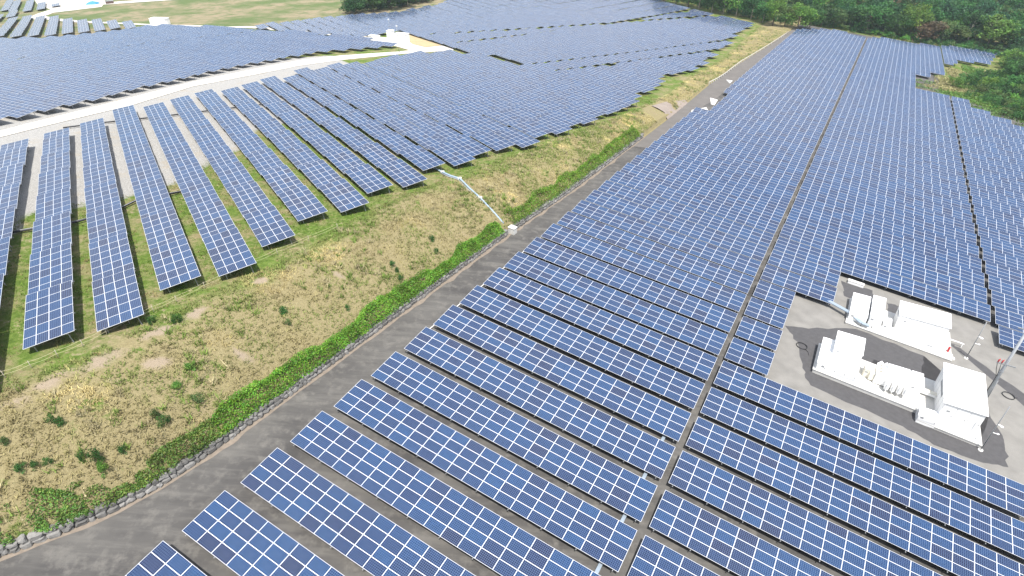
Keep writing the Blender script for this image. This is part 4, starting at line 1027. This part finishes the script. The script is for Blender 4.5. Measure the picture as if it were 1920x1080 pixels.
mb = MB(); mb.box(0, .22, 0, .25, -.4, .5, .03); mb.build("case", M_RED, o); mb = MB(); mb.box(.04, .18, -.02, -.002, .1, .4, .01); mb.build("door", M_RED, o)
o = eq("white_barrier", 54.9, 55.2, 0, "white horizontal bar beside the long white building", "barrier")
mb = MB(); mb.box(0, 1.9, 0, .12, .55, .7, .03, M=SHEAR); mb.build("bar", M_WHITE, o)
for x in (.2, 1.7):
    mb = MB(); mb.box(x, x + .08, .02, .1, -.3, .55, M=SHEAR); mb.build("post", M_WHITE, o)
o = eq("white_bench", 41.9, 62.5, 0, "white trough lying under the panel edge above the farther substation", "trough")
mb = MB(); mb.box(0, 2.2, 0, .7, -.1, .45, .04, M=SHEAR); mb.build("body", M_WHITE, o); mb = MB(); mb.box(-.03, 2.23, -.03, .73, .45, .5, .01, M=SHEAR); mb.build("cover", M_CONC, o)
o = empty("cable_tray"); tag(o, "galvanised cable tray leading from the panels to the farther substation", "cable tray")
pts = [Gr(39.8, 53.7, .75), Gr(42.9, 52.3, .85), Gr(44.4, 50.9, .75), Gr(45.3, 51.0, .65)]
mb = MB()
for a, b in zip(pts[:-1], pts[1:]):
    d = (b - a); l = d.length; M = Matrix.Translation(a) @ d.to_track_quat('X', 'Z').to_matrix().to_4x4(); mb.box(-.05, l + .05, -.28, .28, 0, .16, .02, M=M)
mb.build("tray", M_BLUEGREY, o)
for p in pts[:3]:
    mb = MB(); mb.box(p.x - .04, p.x + .04, p.y - .04, p.y + .04, p.z - 1.1, p.z - .01); mb.build("post", M_STEEL, o)

def lamp_pole(u, v, h, label):
    o = empty("camera_pole", Gr(u, v, 0), RZ); tag(o, label, "pole", "thin camera poles in the equipment yard")
    mb = MB(); mb.tube([(0, 0, -.3), (0, 0, h)], [.055, .045], 10); mb.build("pole", M_STEEL, o)
    mb = MB(); mb.tube([(0, 0, -.2), (0, 0, .12)], .24, 14); mb.build("base", M_CONC, o)
    mb = MB(); mb.box(-.05, .35, -.04, .04, h * .6, h * .6 + .06); mb.box(.25, .55, -.09, .09, h * .6 - .16, h * .6 - .01, .03); mb.build("camera", M_WHITE, o)
    mb = MB(); mb.box(-.03, .5, -.03, .03, h * .42, h * .42 + .05); mb.box(.36, .6, -.08, .08, h * .42 - .02, h * .42 + .1, .03); mb.build("lamp", M_WHITE, o)
    return o
lamp_pole(57.1, 52.9, 6.0, "thin grey pole with small cameras right of the farther substation")
lamp_pole(57.5, 34.9, 6.6, "thin grey pole with small cameras at the near corner of the tall building")
o = empty("utility_pole", Gr(58.5, 44.8, 0), RZ); tag(o, "thick grey utility pole with red cable ends right of the tall building", "utility pole")
mb = MB(); mb.tube([(0, 0, -.5), (0, 0, 14)], [.19, .12], 14); mb.build("pole", simple("grey_concrete_pole", (.40, .42, .44), .7, 0, .1, 3), o)
mb = MB(); mb.box(-.9, .9, -.2, -.1, 5.6, 5.72); mb.box(-.9, .9, -.2, -.1, 10.6, 10.72); mb.build("crossarm", M_STEEL, o)
for x in (-.8, -.45):
    mb = MB(); mb.tube([(x, -.15, 5.72), (x, -.15, 6.0), (x + .05, -.25, 6.3)], [.06, .09, .03], 8); mb.build("cable_end", M_RED, o)
mb = MB(); mb.tube([(-.8, -.15, 5.6), (-.6, -.25, 4.8), (-.23, -.2, 3.8), (-.22, -.05, 0.0)], .035, 6); mb.tube([(-.45, -.15, 5.6), (-.35, -.3, 4.9), (-.21, -.2, 3.9)], .03, 6); mb.build("cable", M_DARK, o)
mb = MB(); mb.tube([(.23, 0, 0), (.2, 0, 3.2)], .06, 8); mb.build("conduit", M_STEEL, o)
for z in (2.0, 4.5):
    mb = MB(); mb.tube([(0, 0, z), (0, 0, z + .08)], .21, 14); mb.build("band", M_STEEL, o)
def coil(u, v, r, label, tail):
    o = empty("cable_coil", Gr(u, v, .05), RZ); tag(o, label, "cable coil", "coiled black cables on the yard")
    for k in range(2):
        mb = MB(); n = 28; mb.tube([(r * (1 + .06 * k) * math.cos(6.3 * i / n), r * (1 - .05 * k) * math.sin(6.3 * i / n) + .03 * k, .03 + .05 * k + KX * r * math.cos(6.3 * i / n)) for i in range(n + 1)], .03, 6); mb.build("loop", M_DARK, o)
    mb = MB(); mb.tube([(r * .7, -r * .6, .03), (r * 1.4, -r * 1.2, -.02), (r * 1.7, -r * 2.2, .0)] if tail else [(r, 0, .0), (r * 1.6, r * .5, -.05)], .025, 6); mb.build("tail", M_DARK, o); return o
coil(38.2, 41.3, .62, "black cable coil on the asphalt left of the nearer substation", True)
coil(61.3, 47.6, .62, "black cable coil near the utility pole", False)

# ------------------------------------------------------------------ pipes, trays, drain, fences
o = empty("drain_pipe"); tag(o, "pale blue drainage pipe running down the dry bank to the white box", "drain pipe")
PP = [(-14.2, 92.7), (-12.8, 92.1), (-11.3, 90.3), (-9.9, 88.7), (-8.3, 87.5), (-6.7, 85.0), (-4.9, 83.1), (-2.6, 80.9), (-1.3, 80.0)]
pp = [Vector((x, y, float(H(x, y, False)) + .22)) for x, y in PP]; pp[-1].z = float(zR(*PP[-1])) + 1.2
mb = MB()
fine = []
for a, b in zip(pp[:-1], pp[1:]):
    n = max(2, int((b - a).length / .25)); fine += [a.lerp(b, i / n) for i in range(n)]
fine.append(pp[-1]); mb.tube(fine, [.15 + .02 * (i % 2) for i in range(len(fine))], 10); mb.build("pipe", simple("pale_blue_pipe", (.27, .35, .42), .4), o)
mb = MB(); mb.tube([p + Vector((-.30, -.12, -.1)) for p in pp[2:]], .09, 6); mb.build("cable", M_GREY, o)
for i in range(2, 8, 2):
    p = pp[i]; mb = MB(); mb.box(p.x - .3, p.x + .3, p.y - .06, p.y + .06, p.z - .4, p.z + .24, .02); mb.build("bracket", M_WHITE, o)
o = eq("drain_box", -5.15, 41.25, 0, "white concrete drain box set into the stone wall", "drain box")
mb = MB(); mb.box(0, 1.05, 0, 1.0, -.3, .95, .04, M=SHEAR); mb.build("chamber", M_CONC, o); mb = MB(); mb.box(-.05, 1.1, -.05, 1.05, .95, 1.04, .02, M=SHEAR); mb.build("cover", M_CONC, o)
o = empty("cable_tray"); tag(o, "light steel cable tray passing under the front rows beside the central aisle", "cable tray")
for k in range(2, 8):
    mb = MB(); a = Gr(28.3, (k - 4) * PITCH - 2.0, .30); b = Gr(28.3, (k - 4) * PITCH + .1, .30); d = b - a
    mb.box(0, d.length, -.16, .16, 0, .10, .02, M=Matrix.Translation(a) @ d.to_track_quat('X', 'Z').to_matrix().to_4x4()); mb.build("tray_section", M_BLUEGREY, o)
    mb = MB(); p = a.lerp(b, .3); mb.box(p.x - .04, p.x + .04, p.y - .04, p.y + .04, p.z - .6, p.z); mb.build("post", M_STEEL, o)
o = empty("conduit_pipe"); tag(o, "thin white conduit along the left ends of the middle rows", "conduit")
mb = MB(); mb.tube([Gr(-.35, (k - 4) * PITCH, .3) for k in np.arange(6.5, 12.5, .5)], .05, 6); mb.build("pipe", M_WHITE, o)
for k in np.arange(6.75, 12.5, 1.0):
    mb = MB(); p = Gr(-.35, (k - 4) * PITCH, 0); mb.box(p.x - .04, p.x + .04, p.y - .04, p.y + .04, p.z - .1, p.z + .26); mb.build("foot", M_CONC, o)
def conduit(pts, label):
    o = empty("cable_conduit"); tag(o, label, "conduit", "black conduits crossing the upper panel rows")
    q = [Vector((x, y, float(H(x, y, False)) + .35)) for x, y in pts]
    mb = MB(); mb.tube(q, .14, 8); mb.build("tube", M_DARK, o); mb = MB(); mb.tube([p + Vector((.1, .25, .05)) for p in q], .06, 6); mb.build("cable", M_GREY, o)
conduit([(-63, 61.4), (-60.1, 63.6), (-55.3, 66.6), (-52.7, 70.0), (-51.7, 74.7), (-46, 79)], "black conduit crossing the grass between the leftmost panel rows")
conduit([(-84.9, 109.7), (-80.0, 114.2), (-74.4, 118.2), (-69.8, 121.8), (-65.1, 125.7), (-60.5, 129.5), (-55.9, 133.2), (-50.6, 136.9), (-46, 140.5)], "black conduit crossing the gravel near the far ends of the panel rows")
def rope_fence(pts, label):
    o = empty("rope_fence"); tag(o, label, "rope fence"); q = [Vector((x, y, float(H(x, y)))) for x, y in pts]
    fine = []
    for a, b in zip(q[:-1], q[1:]):
        for i in range(2): fine.append(a.lerp(b, i / 2))
    fine.append(q[-1])
    for p in fine: p.z = float(H(p.x, p.y))
    mr = simple("yellowed_rope", (.50, .46, .28), .8)
    for p in fine:
        mb = MB(); mb.tube([p + Vector((0, 0, -.2)), p + Vector((0, 0, .85))], .025, 6); mb.build("post", M_PALEBARK, o)
    for z in (.75, .42):
        mb = MB(); pts_ = []
        for a, b in zip(fine[:-1], fine[1:]):
            for i in range(4):
                t = i / 4; pts_.append(a.lerp(b, t) + Vector((0, 0, z - .10 * math.sin(math.pi * t))))
        mb.tube(pts_ + [fine[-1] + Vector((0, 0, z))], .014, 4); mb.build("rope", mr, o)
rope_fence([(-43.5, 35.1), (-41.0, 37.8), (-38.6, 41.0), (-36.6, 44.8), (-34.0, 48.8), (-30.9, 54.5), (-27.6, 59.8), (-22.5, 67.4)], "low rope fence with thin posts along the top of the dry bank")
def guard_rail(pts, label):
    o = empty("guard_rail"); tag(o, label, "guard rail"); q = [Vector((x, y, float(zR(x, y)))) for x, y in pts]
    mb = MB(); mb.tube([p + Vector((0, 0, .6)) for p in q], .085, 8); mb.build("rail", M_CONC, o)
    fine = [a.lerp(b, i / 4) for a, b in zip(q[:-1], q[1:]) for i in range(4)]
    for p in fine:
        mb = MB(); mb.box(p.x - .07, p.x + .07, p.y - .07, p.y + .07, p.z - .3, p.z + .6); mb.build("post", M_CONC, o)
guard_rail([(58.7, 180.3), (62.9, 186.2), (67.8, 194.0), (73.4, 203.8), (79.3, 213.8), (87.4, 226.3), (101.1, 247.7), (115.1, 270.0), (123.4, 283.7)], "white pipe guard rail beside the far end of the lane")
def slab_thing(poly, label):
    o = empty("concrete_apron", (poly[0][0], poly[0][1], float(zR(*poly[0])))); tag(o, label, "concrete apron"); bm = bmesh.new()
    top = [bm.verts.new((x - poly[0][0], y - poly[0][1], float(zR(x, y)) + .14 - o.location.z)) for x, y in poly]; bot = [bm.verts.new((v.co.x, v.co.y, v.co.z - .5)) for v in top]
    bm.faces.new(top)
    for i in range(len(top)): j = (i + 1) % len(top); bm.faces.new((top[i], bot[i], bot[j], top[j]))
    bmesh.ops.recalc_face_normals(bm, faces=bm.faces); me = bpy.data.meshes.new("slab"); bm.to_mesh(me); bm.free(); me.materials.append(M_CONC); link("slab", me, o)
slab_thing([(46.3, 152.1), (51.2, 155.9), (50.8, 151.5), (45.7, 150.3)], "white concrete apron between the brown path and the panel corner")
slab_thing([(54.8, 165.3), (56.7, 164.1), (54.2, 158.7), (53.4, 159.3)], "white concrete wedge beside the lane above the brown path")
slab_thing([(66.0, 187.3), (68.0, 187.0), (65.9, 183.3)], "small white concrete wedge at the lane edge below the guard rail")
sheet("path", [(34.5, 146.5), (40, 153.5), (46.4, 159.7), (48.5, 156.5), (46.6, 152.6), (45.4, 146.5), (42.0, 140.5), (39.0, 141.0), (37.5, 145.0)], M_PATH, .16, lambda x, y: H(x, y, False), 1.5)

# ------------------------------------------------------------------ middle substation and far left things
def far_box(name, x, y, lx, ly, h, rz, label, cat, roof=.1, mat=None):
    o = empty(name, (x, y, float(H(x, y, False))), rz); tag(o, label, cat); mat = mat or M_WHITE
    mb = MB(); mb.box(-lx / 2, lx / 2, -ly / 2, ly / 2, -.4, h, .03); mb.build("body", mat, o)
    mb = MB(); mb.box(-lx / 2 - roof, lx / 2 + roof, -ly / 2 - roof, ly / 2 + roof, h, h + .12, .03); mb.build("roof", mat, o)
    mb = MB(); mb.box(-lx * .22, lx * .22, -ly / 2 - .04, -ly / 2 - .003, .1, h * .82, .01); mb.build("door", mat, o); return o
far_box("equipment_building", -41.8, 238.5, 5.0, 3.6, 3.3, -.42, "white equipment building on the forecourt between the upper fields", "building")
far_box("tall_cabinet", -46.6, 243.2, 2.2, 2.2, 3.8, -.42, "tall narrow white cabinet beside the building between the upper fields", "cabinet")
far_box("low_cabinet", -53.5, 245.5, 4.2, 2.0, 1.5, -.42, "low white cabinet at the left end of the forecourt", "cabinet")
far_box("equipment_building", -158, 287.5, 7.6, 3.4, 2.7, -.15, "lone white container building at the far meadow's edge", "building")
o = empty("concrete_plinth", (-47, 240.2, float(H(-47, 240.2, False))), -.42); tag(o, "low white plinth under the forecourt cabinets", "concrete plinth")
mb = MB(); mb.box(-7, 6.6, -3.4, 4.6, -.5, .42, .04); mb.build("slab", M_CONC, o); mb = MB(); mb.box(-7.06, 6.66, -3.46, -3.36, .3, .48, .02); mb.build("rim", M_CONC, o)
for x, y, h, lab in ((-39.2, 216.6, 9.0, "thin pole at the tip of the far left field by the forecourt"), (-48.6, 252.5, 7.0, "thin white pole behind the forecourt cabinets")):
    o = empty("thin_pole", (x, y, float(H(x, y, False)))); tag(o, lab, "pole", "thin poles around the forecourt")
    mb = MB(); mb.tube([(0, 0, -.3), (0, 0, h)], [.06, .045], 8); mb.build("pole", M_STEEL, o); mb = MB(); mb.box(-.25, .25, -.12, .12, h - .5, h - .2, .03); mb.build("box", M_WHITE, o)
o = empty("tarpaulin", (-239, 371.5, float(H(-239, 371.5, False)))); tag(o, "bright blue tarpaulin over a heap on the sandy lot", "tarpaulin")
rng_ = np.random.default_rng(5); bm = bmesh.new(); bmesh.ops.create_grid(bm, x_segments=12, y_segments=8, size=1)
for q in bm.verts:
    r_ = max(abs(q.co.x), abs(q.co.y)); q.co.z = 1.5 * (1 - r_ ** 3) + .15 * rng_.normal() * (1 - r_); q.co.x *= 3.2; q.co.y *= 2.4
me = bpy.data.meshes.new("tarpaulin"); bm.to_mesh(me); bm.free(); me.materials.append(simple("blue_tarp", (.05, .24, .62), .5)); link("sheet", me, o)
o = empty("dump_box", (-229, 371, float(H(-229, 371, False))), .5); tag(o, "small dark brown skip at the edge of the sandy lot", "skip")
mb = MB(); mb.box(-2, 2, -1, 1, .2, 1.5, .08); mb.build("body", simple("rusty_brown", (.10, .06, .05), .8), o); mb = MB(); mb.box(-2.1, 2.1, -1.1, 1.1, 1.42, 1.56, .03); mb.build("rim", M_GREY, o)

# ------------------------------------------------------------------ air
def haze():
    mb = MB(); mb.box(-560, 640, -70, 900, -75, 95)
    m = bpy.data.materials.new("air"); m.use_nodes = True; t = m.node_tree; t.nodes.remove(t.nodes["Principled BSDF"])
    pv = t.nodes.new("ShaderNodeVolumePrincipled"); pv.inputs["Color"].default_value = (0.80, 0.88, 1.0, 1); pv.inputs["Density"].default_value = 0.00016; pv.inputs["Anisotropy"].default_value = 0.2
    t.links.new(pv.outputs[0], t.nodes["Material Output"].inputs["Volume"])
    o = mb.build("haze", m); tag(o, kind="stuff"); tag(o, "thin pale summer haze over the fields and the forest", "haze")
haze()
